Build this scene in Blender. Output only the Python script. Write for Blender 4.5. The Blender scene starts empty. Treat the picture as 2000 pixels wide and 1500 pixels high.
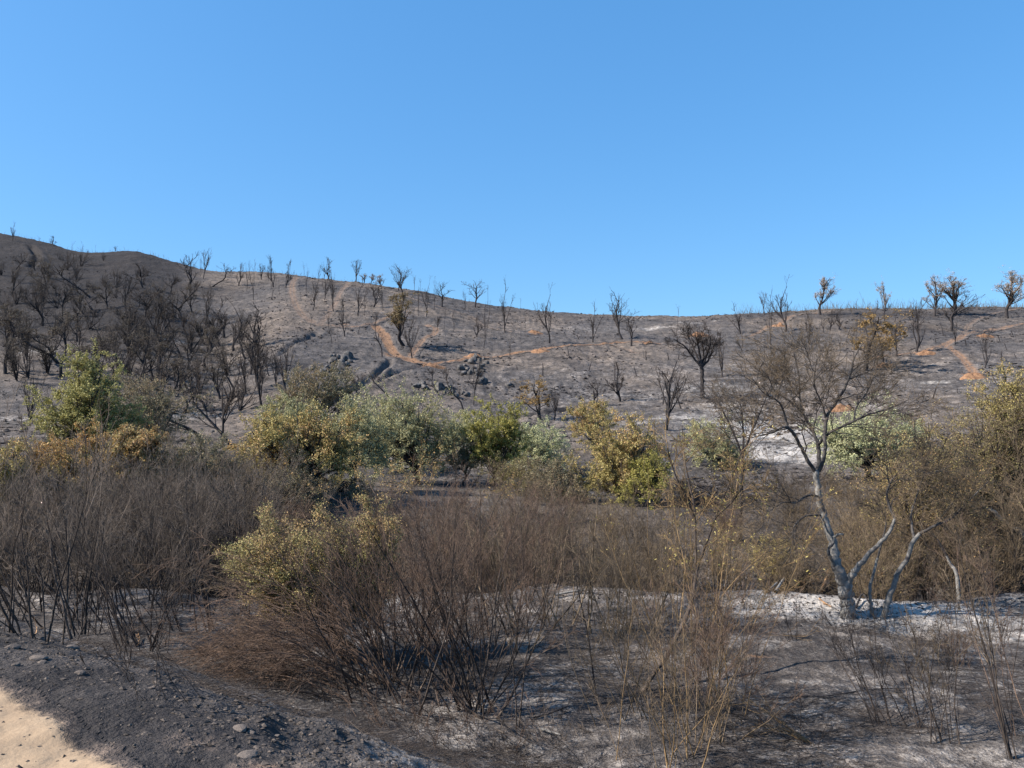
import bpy, math, random
import numpy as np
from mathutils import Vector

# ------------------------------------------------------------------ camera / sky / sun
SC = bpy.context.scene
F = 1511.0                      # focal length in pixels of the 2000 px wide photo
PITCH = math.radians(1.9)
CAMZ = 5.0
cam = bpy.data.cameras.new('camera')
cam.sensor_width = 36.0
cam.lens = 36.0 * F / 2000.0
cam.clip_start = 0.05
cam.clip_end = 12000
camo = bpy.data.objects.new('camera', cam)
SC.collection.objects.link(camo)
camo.location = (0, 0, CAMZ)
camo.rotation_euler = (math.radians(90) + PITCH, 0, 0)
SC.camera = camo

SUN_EL = math.radians(39)
SUN_AZ = math.radians(-101)     # compass style, measured from +Y towards +X
sd = Vector((math.sin(SUN_AZ) * math.cos(SUN_EL), math.cos(SUN_AZ) * math.cos(SUN_EL), math.sin(SUN_EL)))
sun = bpy.data.lights.new('sun', 'SUN')
sun.energy = 5.0
sun.angle = math.radians(0.5)
sun.color = (1.0, 0.915, 0.80)
suno = bpy.data.objects.new('sun', sun)
SC.collection.objects.link(suno)
suno.rotation_euler = sd.to_track_quat('Z', 'Y').to_euler()

W = bpy.data.worlds.new('World')
SC.world = W
W.use_nodes = True
wn = W.node_tree
wn.nodes.clear()
sky = wn.nodes.new('ShaderNodeTexSky')
sky.sky_type = 'NISHITA'
sky.sun_disc = False
sky.sun_elevation = SUN_EL
sky.sun_rotation = SUN_AZ
sky.altitude = 200
sky.air_density = 1.0
sky.dust_density = 0.9
sky.ozone_density = 1.6
hs = wn.nodes.new('ShaderNodeHueSaturation')
hs.inputs['Saturation'].default_value = 1.35
bg = wn.nodes.new('ShaderNodeBackground')
bg.inputs['Strength'].default_value = 0.094
wo = wn.nodes.new('ShaderNodeOutputWorld')
wn.links.new(sky.outputs[0], hs.inputs['Color'])
gm = wn.nodes.new('ShaderNodeGamma')
gm.inputs['Gamma'].default_value = 0.5
tn = wn.nodes.new('ShaderNodeMix')
tn.data_type = 'RGBA'
tn.blend_type = 'MULTIPLY'
tn.inputs[0].default_value = 1.0
tn.inputs[7].default_value = (0.91, 1.54, 2.2, 1)
wn.links.new(hs.outputs[0], gm.inputs['Color'])
wn.links.new(gm.outputs[0], tn.inputs[6])
wn.links.new(tn.outputs[2], bg.inputs['Color'])
wn.links.new(bg.outputs[0], wo.inputs['Surface'])
SC.view_settings.view_transform = 'Standard'
SC.view_settings.look = 'None'
SC.view_settings.exposure = 1.12
SC.view_settings.gamma = 1.0

# ------------------------------------------------------------------ helpers
RG = np.random.default_rng(7)
random.seed(7)
COL = SC.collection

def tag(o, label=None, cat=None, group=None, kind=None):
    if label: o['label'] = label
    if cat: o['category'] = cat
    if group: o['group'] = group
    if kind: o['kind'] = kind
    return o

def empty(name, loc=(0, 0, 0), rz=0.0):
    e = bpy.data.objects.new(name, None)
    e.empty_display_size = 0.3
    e.location = loc
    e.rotation_euler = (0, 0, rz)
    COL.objects.link(e)
    return e

def mesh_from(name, V, Fc, mats, smooth=True, matidx=None):
    """V (n,3) array; Fc list of index arrays (m,3) / (m,4)."""
    me = bpy.data.meshes.new(name)
    V = np.asarray(V, dtype=np.float32)
    me.vertices.add(len(V))
    me.vertices.foreach_set('co', V.ravel())
    Fc = [np.asarray(f, dtype=np.int32) for f in Fc if len(f)]
    nl = sum(f.size for f in Fc)
    npoly = sum(len(f) for f in Fc)
    me.loops.add(nl)
    me.polygons.add(npoly)
    me.loops.foreach_set('vertex_index', np.concatenate([f.ravel() for f in Fc]))
    tot = np.concatenate([np.full(len(f), f.shape[1], dtype=np.int32) for f in Fc])
    st = np.concatenate([[0], np.cumsum(tot)[:-1]]).astype(np.int32)
    me.polygons.foreach_set('loop_start', st)
    me.polygons.foreach_set('use_smooth', np.full(npoly, smooth, dtype=bool))
    for m in (mats if isinstance(mats, (list, tuple)) else [mats]):
        me.materials.append(m)
    if matidx is not None:
        me.polygons.foreach_set('material_index', np.asarray(matidx, dtype=np.int32))
    me.update(calc_edges=True)
    return me

def obj(name, me, parent=None):
    o = bpy.data.objects.new(name, me)
    COL.objects.link(o)
    if parent: o.parent = parent
    return o

def copy_tree(root, name=None):
    r = root.copy()
    COL.objects.link(r)
    for ch in KIDS.get(root.name, []):
        c = ch.copy()
        COL.objects.link(c)
        c.parent = r
    return r
KIDS = {}

# ---- tubes: sets of branches of equal point count are meshed together
def norm(a):
    return a / np.maximum(np.linalg.norm(a, axis=-1, keepdims=True), 1e-9)

def tube_arrays(sets):
    Vs, Fs, off = [], [], 0
    for P, R, K in sets:
        if len(P) == 0: continue
        M, N = P.shape[:2]
        T = np.empty_like(P)
        T[:, 1:-1] = P[:, 2:] - P[:, :-2]
        T[:, 0] = P[:, 1] - P[:, 0]
        T[:, -1] = P[:, -1] - P[:, -2]
        T = norm(T)
        mean = norm(P[:, -1] - P[:, 0])
        ref = np.where(np.abs(mean[:, 2:3]) > 0.75, np.array([[1., .3, 0]]), np.array([[.1, .2, 1.]]))
        A = norm(np.cross(T, ref[:, None, :]))
        B = np.cross(T, A)
        ang = np.arange(K) / K * 2 * math.pi
        ring = (A[:, :, None, :] * np.cos(ang)[None, None, :, None] + B[:, :, None, :] * np.sin(ang)[None, None, :, None])
        V = P[:, :, None, :] + ring * R[:, :, None, None]
        Vs.append(V.reshape(-1, 3))
        m = np.arange(M)[:, None, None] * N * K
        n = np.arange(N - 1)[None, :, None] * K
        k = np.arange(K)[None, None, :]
        k2 = (k + 1) % K
        a = m + n + k; b = m + n + k2; c = m + n + K + k2; d = m + n + K + k
        Fs.append(np.stack([a, b, c, d], -1).reshape(-1, 4) + off)
        off += M * N * K
    return np.concatenate(Vs), [np.concatenate(Fs)]

def spawn(P, R, n, t0, t1, ang, lenr, N, wig, trop, rr, taper=0.3, rng=None, base_len=None, fall=0.5, grav=None, perp_up=0.0):
    rng = rng or RG
    M, Np = P.shape[:2]
    if M == 0: return np.zeros((0, N, 3)), np.zeros((0, N))
    idx = np.repeat(np.arange(M), n)
    Q = len(idx)
    t = t0 + (t1 - t0) * rng.random(Q)
    f = np.clip(t * (Np - 1), 0, Np - 1.001)
    i = f.astype(int); fr = (f - i)[:, None]
    S = P[idx, i] * (1 - fr) + P[idx, i + 1] * fr
    T = norm(P[idx, i + 1] - P[idx, i])
    rad = R[idx, i] * (1 - fr[:, 0]) + R[idx, i + 1] * fr[:, 0]
    rv = rng.normal(size=(Q, 3)); rv[:, 2] += perp_up
    rv = norm(rv - T * (rv * T).sum(1, keepdims=True))
    a = (ang[0] + (ang[1] - ang[0]) * rng.random(Q))[:, None]
    d = T * np.cos(a) + rv * np.sin(a)
    pl = np.linalg.norm(P[:, 1:] - P[:, :-1], axis=2).sum(1)[idx] if base_len is None else np.full(Q, base_len)
    L = pl * lenr * (1 - fall * t) * (0.55 + 0.8 * rng.random(Q))
    O = np.empty((Q, N, 3)); O[:, 0] = S
    up = np.array([0, 0, 1.0])
    for k in range(1, N):
        d = norm(d + wig * rng.normal(size=(Q, 3)) + trop * up)
        O[:, k] = O[:, k - 1] + d * (L / (N - 1))[:, None]
    R2 = (rad * rr)[:, None] * np.linspace(1, taper, N)[None]
    return O, R2

def resample(pts, rad, n):
    """smooth curve through control points"""
    pts = np.asarray(pts, float); rad = np.asarray(rad, float)
    m = len(pts)
    p = np.vstack([2 * pts[0] - pts[1], pts, 2 * pts[-1] - pts[-2]])
    ts = np.linspace(0, m - 1 - 1e-6, n)
    out = []
    for t in ts:
        i = int(t); f = t - i
        a, b, c, d = p[i], p[i + 1], p[i + 2], p[i + 3]
        out.append(0.5 * ((2 * b) + (-a + c) * f + (2 * a - 5 * b + 4 * c - d) * f * f + (-a + 3 * b - 3 * c + d) * f ** 3))
    return np.array(out), np.interp(ts, np.arange(m), rad)

def leaves(cent, size, rng, flat=0.0, aspect=0.55):
    """rhombic leaf faces"""
    n = len(cent)
    a = norm(rng.normal(size=(n, 3)) * np.array([1, 1, 1 - flat]))
    b = rng.normal(size=(n, 3)); b = norm(b - a * (a * b).sum(1, keepdims=True))
    s = (size * (0.6 + 0.8 * rng.random(n)))[:, None]
    V = np.stack([cent - a * s, cent - b * s * aspect, cent + a * s, cent + b * s * aspect], 1).reshape(-1, 3)
    Fq = np.arange(n * 4).reshape(-1, 4)
    return V, [Fq]

# ------------------------------------------------------------------ value noise
_T = np.random.default_rng(3).random((256, 256))
def vn(x, y):
    xi = np.floor(x).astype(int); yi = np.floor(y).astype(int)
    fx = x - xi; fy = y - yi
    fx = fx * fx * (3 - 2 * fx); fy = fy * fy * (3 - 2 * fy)
    g = lambda i, j: _T[i & 255, j & 255]
    return (g(xi, yi) * (1 - fx) + g(xi + 1, yi) * fx) * (1 - fy) + (g(xi, yi + 1) * (1 - fx) + g(xi + 1, yi + 1) * fx) * fy
def fbm(x, y, s, o=4):
    v = 0; a = 0.5; t = 0
    for k in range(o):
        v = v + a * (vn(x * s + 17.3 * k, y * s - 9.1 * k)); t += a
        s *= 2.03; a *= 0.5
    return v / t - 0.5

# ------------------------------------------------------------------ terrain heights
def z_of(py, Y):
    b = (750 - py) / F
    return CAMZ + Y * (math.sin(PITCH) + b * math.cos(PITCH)) / (math.cos(PITCH) - b * math.sin(PITCH))
C_PX = np.array([-400, 0, 250, 430, 560, 750, 1000, 1250, 1400, 1600, 1800, 2000, 2400.])
C_Y = np.array([36, 48, 62, 85, 105, 130.])
C_PY = np.array([
 [930, 930, 940, 940, 950, 970, 985, 990, 985, 975, 965, 960, 950],
 [885, 880, 895, 905, 920, 940, 945, 948, 945, 930, 920, 910, 900],
 [830, 825, 835, 855, 855, 860, 858, 855, 858, 850, 845, 840, 830],
 [730, 738, 745, 772, 745, 760, 775, 778, 775, 765, 755, 745, 740],
 [665, 675, 675, 712, 678, 700, 712, 708, 705, 700, 695, 690, 690],
 [600, 610, 605, 645, 615, 630, 650, 655, 655, 645, 640, 645, 640.]])
RPX = np.array([-400, -200, 0, 60, 130, 185, 250, 275, 340, 400, 500, 600, 700, 800, 900, 1000, 1060, 1130, 1220, 1330, 1430, 1500, 1600, 1700, 2000, 2400.])
RPY = np.array([400, 420, 453, 465, 483, 488, 486, 489, 506, 521, 530, 534, 545, 562, 585, 597, 605, 612, 615, 612, 607, 603, 599, 597, 598, 600.])
RYX = np.array([-400, 0, 250, 430, 560, 750, 1000, 1250, 1600, 2400.])
RYY = np.array([240, 225, 215, 200, 187, 176, 170, 165, 160, 160.])

gpx = np.linspace(-400, 2400, 281)
gl = np.linspace(math.log(36), math.log(260), 200)
GT = np.empty((len(gpx), len(gl)))
for i, p in enumerate(gpx):
    pys = [np.interp(p, C_PX, C_PY[j]) for j in range(6)]
    zr = z_of(np.interp(p, RPX, RPY), 1.0) - CAMZ
    yr = np.interp(p, RYX, RYY)
    zs = [z_of(py, y) for py, y in zip(pys, C_Y)] + [CAMZ + zr * yr]
    Yg = np.exp(gl)
    z = np.interp(Yg, list(C_Y) + [yr], zs)
    over = Yg > yr
    z[over] = zs[-1] - 0.02 * (Yg[over] - yr) - 0.004 * (Yg[over] - yr) ** 2
    GT[i] = z
for _ in range(3):      # soften the creases along depth and across
    G2 = GT.copy()
    G2[:, 2:-2] = (GT[:, :-4] + GT[:, 1:-3] + GT[:, 2:-2] + GT[:, 3:-1] + GT[:, 4:]) / 5
    G2[1:-1] = (G2[:-2] + G2[1:-1] + G2[2:]) / 3
    GT = G2

CREST = np.array([(-30, 19.5), (-16, 14.5), (-10, 11.6), (-6.4, 9.4), (-3.3, 7.2), (-1.9, 5.9), (-0.6, 4.2), (2.5, 1.5), (9, -4), (30, -22.)])
def crest_side(X, Y):
    """signed distance to the bank's crest; positive towards the low terrace"""
    best = np.full(np.shape(X), 1e9); sg = np.zeros(np.shape(X))
    for a, b in zip(CREST[:-1], CREST[1:]):
        d = b - a; L2 = d @ d
        t = np.clip(((X - a[0]) * d[0] + (Y - a[1]) * d[1]) / L2, 0, 1)
        qx = X - (a[0] + t * d[0]); qy = Y - (a[1] + t * d[1])
        dd = np.hypot(qx, qy)
        s = np.sign(d[0] * qy - d[1] * qx)
        m = dd < best
        best = np.where(m, dd, best); sg = np.where(m, s, sg)
    return best * sg

def sstep(a, b, x):
    t = np.clip((x - a) / (b - a), 0, 1)
    return t * t * (3 - 2 * t)

def near_edge(X):               # depth at which the terrace breaks off into the stream bed
    return 21.0 + 0.6 * np.sin(X * 0.35 + 1.0) + 0.35 * np.sin(X * 1.1) - 0.02 * X

TROUGHS = []                    # (polyline world xy, width, depth)
def H(X, Y, detail=True):
    X = np.asarray(X, float); Y = np.asarray(Y, float)
    Yc = np.maximum(Y, 1.0)
    px = np.clip(1000 + F * X / Yc, -400, 2400)
    rr = np.maximum(Yc, np.hypot(X, Y) * 0.62)
    ly = np.log(np.clip(rr, 36, 260))
    fi = (px + 400) / 10; ii = np.clip(fi.astype(int), 0, len(gpx) - 2); fi = fi - ii
    fj = (ly - gl[0]) / (gl[1] - gl[0]); jj = np.clip(fj.astype(int), 0, len(gl) - 2); fj = fj - jj
    zf = (GT[ii, jj] * (1 - fi) + GT[ii + 1, jj] * fi) * (1 - fj) + (GT[ii, jj + 1] * (1 - fi) + GT[ii + 1, jj + 1] * fi) * fj
    zf = zf - sstep(255, 900, rr) * (zf + 5.0)
    # stream bed and terrace
    e = near_edge(X)
    zb = -1.3 * sstep(e - 0.1, e + 0.9, Y) + 0.18 * np.exp(-((Y - e + 0.6) / 0.8) ** 2)
    zb = zb + 1.2 * sstep(e + 5, e + 9, Y)
    far = sstep(e + 8, 36, Y)
    far = np.where(Y > 36, 1.0, far)
    z = zb * (1 - far) + zf * far
    s = crest_side(X, Y)
    bank = 2.35 * (1 - sstep(-0.6, 5.6, s + 0.5 * fbm(X, Y, 0.5, 3))) + 0.15 * sstep(0.5, 4.0, -s)
    z = z + bank * (1 - sstep(22, 32, Y))
    if detail:
        hill = sstep(40, 75, rr)
        z = z + hill * (1.6 * fbm(X, Y, 0.05, 3) + 0.55 * fbm(X, Y, 0.25, 3) + 0.30 * np.abs(fbm(X, Y, 0.9, 2)) * 2)
        near = 1 - sstep(25, 40, rr)
        z = z + near * (0.28 * fbm(X, Y, 0.35, 3) + 0.10 * fbm(X, Y, 1.7, 3) + 0.05 * fbm(X, Y, 6.0, 3))
        rough = sstep(0.0, 0.8, s) * (1 - sstep(1.5, 3.0, s))
        z = z + near * rough * 0.16 * fbm(X, Y, 2.6, 3)
        for pl, w, dep in TROUGHS:
            lo = pl.min(0) - 4 * w; hi = pl.max(0) + 4 * w
            m = (X > lo[0]) & (X < hi[0]) & (Y > lo[1]) & (Y < hi[1])
            if not np.any(m): continue
            d = pl_dist(X[m], Y[m], pl)
            zz = z[m] - dep * np.exp(-(d / w) ** 2) + 0.35 * dep * np.exp(-((d - 2 * w) / w) ** 2)
            z[m] = zz
    return z

def pl_dist(X, Y, pl):
    best = np.full(np.shape(X), 1e9)
    for a, b in zip(pl[:-1], pl[1:]):
        d = b - a; L2 = max(d @ d, 1e-6)
        t = np.clip(((X - a[0]) * d[0] + (Y - a[1]) * d[1]) / L2, 0, 1)
        best = np.minimum(best, np.hypot(X - (a[0] + t * d[0]), Y - (a[1] + t * d[1])))
    return best

def ray(px, py):
    a = (px - 1000) / F; b = (750 - py) / F
    d = np.array([a, math.cos(PITCH) - b * math.sin(PITCH), math.sin(PITCH) + b * math.cos(PITCH)])
    return d / d[1]
def at(px, py, Y):
    return np.array([0, 0, CAMZ]) + ray(px, py) * Y
_YS = np.exp(np.linspace(math.log(2.0), math.log(250), 1400))
def hit(px, py, ymin=2.0, detail=True):
    """where the line of sight through a point of the photo meets the ground"""
    d = ray(px, py)
    Ys = _YS[_YS >= ymin]
    X = d[0] * Ys; Z = CAMZ + d[2] * Ys
    g = H(X, Ys, detail)
    below = np.nonzero(Z <= g)[0]
    k = below[0] if len(below) else int(np.argmin(Z - g))
    return np.array([X[k], Ys[k], g[k]])
def ground(x, y):
    return float(H(np.array([x]), np.array([y]))[0])
def wpl(pts, ymin=30):
    return np.array([hit(x, y, ymin, False)[:2] for x, y in pts])

for pts, w, dep in [([(763, 706), (735, 734), (677, 762)], 0.7, 0.9), ([(829, 715), (773, 729), (735, 745), (677, 762), (640, 790)], 0.9, 1.0),
                    ([(621, 645), (568, 673), (548, 697)], 0.8, 0.8), ([(985, 802), (1020, 812), (1060, 806), (1130, 795)], 0.8, 1.1),
                    ([(60, 480), (75, 500), (60, 520)], 1.2, 1.2), ([(640, 640), (700, 648)], 0.5, 0.4), ([(900, 770), (960, 772)], .6, .5)]:
    TROUGHS.append((wpl(pts), w * 0.62, dep * 0.55))

TRACKS = [
 ('pale brown dirt track curling down from the left skyline', [(578, 540), (570, 555), (571, 575), (580, 600), (602, 624), (626, 632)], 1.9, 0.62),
 ('', [(684, 548), (668, 565), (656, 588), (641, 610), (626, 632)], 1.5, 0.6),
 ('', [(626, 632), (660, 638), (700, 637), (735, 630), (758, 621), (775, 608)], 0.9, 0.68),
 ('', [(732, 632), (750, 650), (757, 668), (768, 688), (800, 702), (832, 712)], 1.7, 0.95),
 ('', [(828, 714), (870, 708), (900, 701), (940, 696), (1000, 690), (1050, 687), (1110, 680), (1160, 674), (1205, 667), (1290, 670)], 0.8, 1.0),
 ('', [(800, 698), (810, 682), (826, 664), (850, 652), (852, 640), (830, 634)], 1.4, 0.7),
 ('', [(768, 572), (790, 580), (830, 592), (868, 604), (925, 620), (960, 638), (1000, 652)], 0.8, 0.55),
 ('', [(1465, 658), (1500, 643), (1530, 630), (1548, 618), (1600, 610), (1640, 606)], 1.3, 0.7),
 ('', [(1700, 700), (1745, 693), (1790, 688), (1835, 676), (1865, 662), (1885, 650), (1935, 643), (2010, 632)], 1.4, 0.72),
 ('', [(1850, 672), (1868, 690), (1882, 708), (1905, 738)], 1.3, 0.75),
 ('', [(1880, 652), (1892, 632), (1912, 620), (1950, 611), (2010, 603)], 1.1, 0.6),
 ('', [(1180, 668), (1215, 676), (1245, 688)], 0.9, 0.6),
]
TW = [(wpl(p), w * 0.58, s) for _, p, w, s in TRACKS]
for k_, (pl_, w_, s_) in enumerate(TW): TROUGHS.append((pl_, w_, -0.10 if k_ in (2, 4, 6) else 0.12))

# ------------------------------------------------------------------ materials
def mat(name):
    m = bpy.data.materials.new(name)
    m.use_nodes = True
    nt = m.node_tree
    nt.nodes.clear()
    return m, nt
def nd(nt, t, **kw):
    n = nt.nodes.new(t)
    for k, v in kw.items():
        if k in n.inputs: n.inputs[k].default_value = v
        else: setattr(n, k, v)
    return n
def ramp(nt, src, stops):
    r = nt.nodes.new('ShaderNodeValToRGB')
    while len(r.color_ramp.elements) < len(stops): r.color_ramp.elements.new(0.5)
    for e, (p, c) in zip(r.color_ramp.elements, stops):
        e.position = p; e.color = (*c, 1) if len(c) == 3 else c
    nt.links.new(src, r.inputs[0])
    return r.outputs[0]
def noise(nt, vec, scale, detail=4, rough=0.6, dist=0.0):
    n = nt.nodes.new('ShaderNodeTexNoise')
    n.inputs['Scale'].default_value = scale; n.inputs['Detail'].default_value = detail
    n.inputs['Roughness'].default_value = rough; n.inputs['Distortion'].default_value = dist
    nt.links.new(vec, n.inputs['Vector'])
    return n.outputs['Fac']
def mix(nt, f, a, b, mode='MIX'):
    n = nt.nodes.new('ShaderNodeMix'); n.data_type = 'RGBA'; n.blend_type = mode
    for s, v in ((n.inputs[0], f), (n.inputs[6], a), (n.inputs[7], b)):
        if isinstance(v, (int, float)): s.default_value = v
        elif isinstance(v, tuple): s.default_value = (*v, 1)
        else: nt.links.new(v, s)
    return n.outputs[2]
def mth(nt, op, a, b=None, c=None, clamp=False):
    n = nt.nodes.new('ShaderNodeMath'); n.operation = op; n.use_clamp = clamp
    for s, v in zip(n.inputs, (a, b, c)):
        if v is None: continue
        if isinstance(v, (int, float)): s.default_value = v
        else: nt.links.new(v, s)
    return n.outputs[0]
def mrange(nt, v, a, b):
    n = nt.nodes.new('ShaderNodeMapRange'); n.interpolation_type = 'SMOOTHSTEP'
    n.inputs[1].default_value = a; n.inputs[2].default_value = b
    nt.links.new(v, n.inputs[0])
    return n.outputs[0]

def ground_material():
    m, nt = mat('burnt_ground')
    L = nt.links
    geo = nd(nt, 'ShaderNodeNewGeometry')
    pos = geo.outputs['Position']
    at_ = nd(nt, 'ShaderNodeAttribute'); at_.attribute_name = 'mask'
    sep = nd(nt, 'ShaderNodeSeparateColor'); L.new(at_.outputs['Color'], sep.inputs[0])
    ash, soil, dark = sep.outputs[0], sep.outputs[1], sep.outputs[2]
    sand = at_.outputs['Alpha']
    n_big = noise(nt, pos, 0.09, 5, 0.6)
    n_mid = noise(nt, pos, 0.55, 6, 0.7)
    n_fin = noise(nt, pos, 3.2, 6, 0.75)
    n_grit = noise(nt, pos, 22.0, 4, 0.8)
    base = ramp(nt, n_mid, [(0.28, (0.054, 0.048, 0.044)), (0.46, (0.105, 0.093, 0.085)), (0.60, (0.162, 0.141, 0.126)), (0.75, (0.25, 0.212, 0.185))])
    base = mix(nt, mrange(nt, n_big, 0.3, 0.7), mix(nt, 1.0, base, (0.70, 0.71, 0.74), 'MULTIPLY'), base)
    fin = ramp(nt, n_fin, [(0.32, (0.55, 0.54, 0.54)), (0.5, (0.96, 0.96, 0.96)), (0.68, (1.36, 1.34, 1.32))])
    base = mix(nt, 1.0, base, fin, 'MULTIPLY')
    grt = ramp(nt, n_grit, [(0.33, (0.62, 0.62, 0.62)), (0.5, (1, 1, 1)), (0.68, (1.4, 1.4, 1.4))])
    base = mix(nt, 1.0, base, grt, 'MULTIPLY')
    base = mix(nt, 1.0, base, mix(nt, mrange(nt, noise(nt, pos, 0.045, 4, 0.55), 0.40, 0.62), (0.86, 0.88, 0.93), (1.16, 1.09, 1.03)), 'MULTIPLY')
    # black char, and the shade painted into the dark mask
    dk = mth(nt, 'MULTIPLY', dark, mrange(nt, n_fin, 0.15, 0.55), clamp=True)
    base = mix(nt, dk, base, (0.017, 0.0155, 0.0175))
    # pale ash: patchy, breaks up with two noises
    av = mth(nt, 'ADD', ash, mth(nt, 'MULTIPLY', mth(nt, 'SUBTRACT', n_fin, 0.5), 1.5))
    av = mth(nt, 'ADD', av, mth(nt, 'MULTIPLY', mth(nt, 'SUBTRACT', n_mid, 0.5), 1.3))
    av = mth(nt, 'ADD', av, mth(nt, 'MULTIPLY', mth(nt, 'SUBTRACT', n_grit, 0.5), 1.2))
    am = mth(nt, 'MULTIPLY', mrange(nt, av, 0.30, 1.25), mrange(nt, ash, 0.02, 0.15))
    ashc = mix(nt, mrange(nt, n_mid, 0.35, 0.65), (0.26, 0.240, 0.225), (0.53, 0.490, 0.455))
    base = mix(nt, am, base, ashc)
    # orange subsoil
    sv = mth(nt, 'ADD', soil, mth(nt, 'MULTIPLY', mth(nt, 'SUBTRACT', n_fin, 0.5), 1.1))
    sv = mth(nt, 'ADD', sv, mth(nt, 'MULTIPLY', mth(nt, 'SUBTRACT', n_mid, 0.5), 0.7))
    sm = mth(nt, 'MULTIPLY', mrange(nt, sv, 0.25, 0.75), mrange(nt, soil, 0.02, 0.15))
    soilc = ramp(nt, n_fin, [(0.3, (0.12, 0.066, 0.042)), (0.5, (0.21, 0.125, 0.078)), (0.7, (0.29, 0.185, 0.12))])
    soilc = mix(nt, mrange(nt, soil, 0.45, 0.8), ramp(nt, n_fin, [(0.3, (0.10, 0.078, 0.066)), (0.7, (0.22, 0.168, 0.138))]), soilc)
    base = mix(nt, sm, base, soilc)
    # sandy road surface
    sa = mth(nt, 'ADD', sand, mth(nt, 'MULTIPLY', mth(nt, 'SUBTRACT', n_fin, 0.5), 0.5))
    sn = mth(nt, 'MULTIPLY', mrange(nt, sa, 0.35, 0.65), mrange(nt, sand, 0.02, 0.2))
    sandc = ramp(nt, n_fin, [(0.3, (0.275, 0.195, 0.128)), (0.7, (0.34, 0.25, 0.168))])
    sandc = mix(nt, 0.22, sandc, mix(nt, 1.0, sandc, grt, 'MULTIPLY'))
    base = mix(nt, sn, base, sandc)
    hh = mth(nt, 'ADD', mth(nt, 'MULTIPLY', n_mid, 0.5), mth(nt, 'ADD', mth(nt, 'MULTIPLY', n_fin, 0.20), mth(nt, 'MULTIPLY', n_grit, 0.025)))
    bp = nd(nt, 'ShaderNodeBump', Strength=0.9, Distance=1.0); L.new(hh, bp.inputs['Height']); L.new(mth(nt, 'SUBTRACT', 0.9, mth(nt, 'MULTIPLY', sn, 0.72)), bp.inputs['Strength'])
    bs = nd(nt, 'ShaderNodeBsdfPrincipled', Roughness=0.95)
    bs.inputs['Specular IOR Level'].default_value = 0.15
    L.new(base, bs.inputs['Base Color']); L.new(bp.outputs[0], bs.inputs['Normal'])
    out = nd(nt, 'ShaderNodeOutputMaterial'); L.new(bs.outputs[0], out.inputs[0])
    return m

def bark(name, lo, hi, scale=6.0, patch=None, rough=0.9, vary=0.25):
    m, nt = mat(name)
    L = nt.links
    tc = nd(nt, 'ShaderNodeTexCoord')
    oi = nd(nt, 'ShaderNodeObjectInfo')
    n1 = noise(nt, tc.outputs['Object'], scale, 5, 0.7, 0.4)
    c = ramp(nt, n1, [(0.35, lo), (0.65, hi)])
    gi = nd(nt, 'ShaderNodeNewGeometry')
    v = mth(nt, 'ADD', mth(nt, 'MULTIPLY', gi.outputs['Random Per Island'], vary * 2), 1 - vary)
    v = mth(nt, 'MULTIPLY', v, mth(nt, 'ADD', mth(nt, 'MULTIPLY', oi.outputs['Random'], 0.3), 0.85))
    hv = nd(nt, 'ShaderNodeHueSaturation'); L.new(c, hv.inputs['Color']); L.new(v, hv.inputs['Value'])
    c = hv.outputs[0]
    if patch:
        n2 = noise(nt, tc.outputs['Object'], patch[1], 4, 0.6)
        c = mix(nt, mrange(nt, n2, patch[2], patch[3]), c, patch[0])
    bp = nd(nt, 'ShaderNodeBump', Strength=0.5, Distance=0.02); L.new(n1, bp.inputs['Height'])
    bs = nd(nt, 'ShaderNodeBsdfPrincipled', Roughness=rough)
    bs.inputs['Specular IOR Level'].default_value = 0.2
    L.new(c, bs.inputs['Base Color']); L.new(bp.outputs[0], bs.inputs['Normal'])
    out = nd(nt, 'ShaderNodeOutputMaterial'); L.new(bs.outputs[0], out.inputs[0])
    return m

def foliage(name, c1, c2, c3=None, nscale=0.5, trans=0.25, p3=0.3):
    m, nt = mat(name)
    L = nt.links
    gi = nd(nt, 'ShaderNodeNewGeometry')
    oi = nd(nt, 'ShaderNodeObjectInfo')
    n1 = noise(nt, gi.outputs['Position'], nscale, 3, 0.6)
    f = mth(nt, 'ADD', mth(nt, 'MULTIPLY', gi.outputs['Random Per Island'], 0.5), mth(nt, 'MULTIPLY', mth(nt, 'SUBTRACT', n1, 0.25), 1.0), clamp=True)
    c = mix(nt, f, c1, c2)
    if c3:
        n2 = noise(nt, gi.outputs['Position'], nscale * 0.9, 3, 0.6)
        q = mth(nt, 'ADD', n2, mth(nt, 'MULTIPLY', mth(nt, 'SUBTRACT', gi.outputs['Random Per Island'], 0.5), 0.35))
        c = mix(nt, mrange(nt, q, 0.62 - p3 * 0.4, 0.78 - p3 * 0.4), c, c3)
    v = mth(nt, 'ADD', mth(nt, 'MULTIPLY', gi.outputs['Random Per Island'], 0.4), 0.8)
    hv = nd(nt, 'ShaderNodeHueSaturation'); L.new(c, hv.inputs['Color']); L.new(v, hv.inputs['Value'])
    bs = nd(nt, 'ShaderNodeBsdfPrincipled', Roughness=0.6)
    bs.inputs['Specular IOR Level'].default_value = 0.25
    L.new(hv.outputs[0], bs.inputs['Base Color'])
    tr = nd(nt, 'ShaderNodeBsdfTranslucent'); L.new(hv.outputs[0], tr.inputs['Color'])
    mx = nd(nt, 'ShaderNodeMixShader'); mx.inputs[0].default_value = trans
    L.new(bs.outputs[0], mx.inputs[1]); L.new(tr.outputs[0], mx.inputs[2])
    out = nd(nt, 'ShaderNodeOutputMaterial'); L.new(mx.outputs[0], out.inputs[0])
    return m

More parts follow.
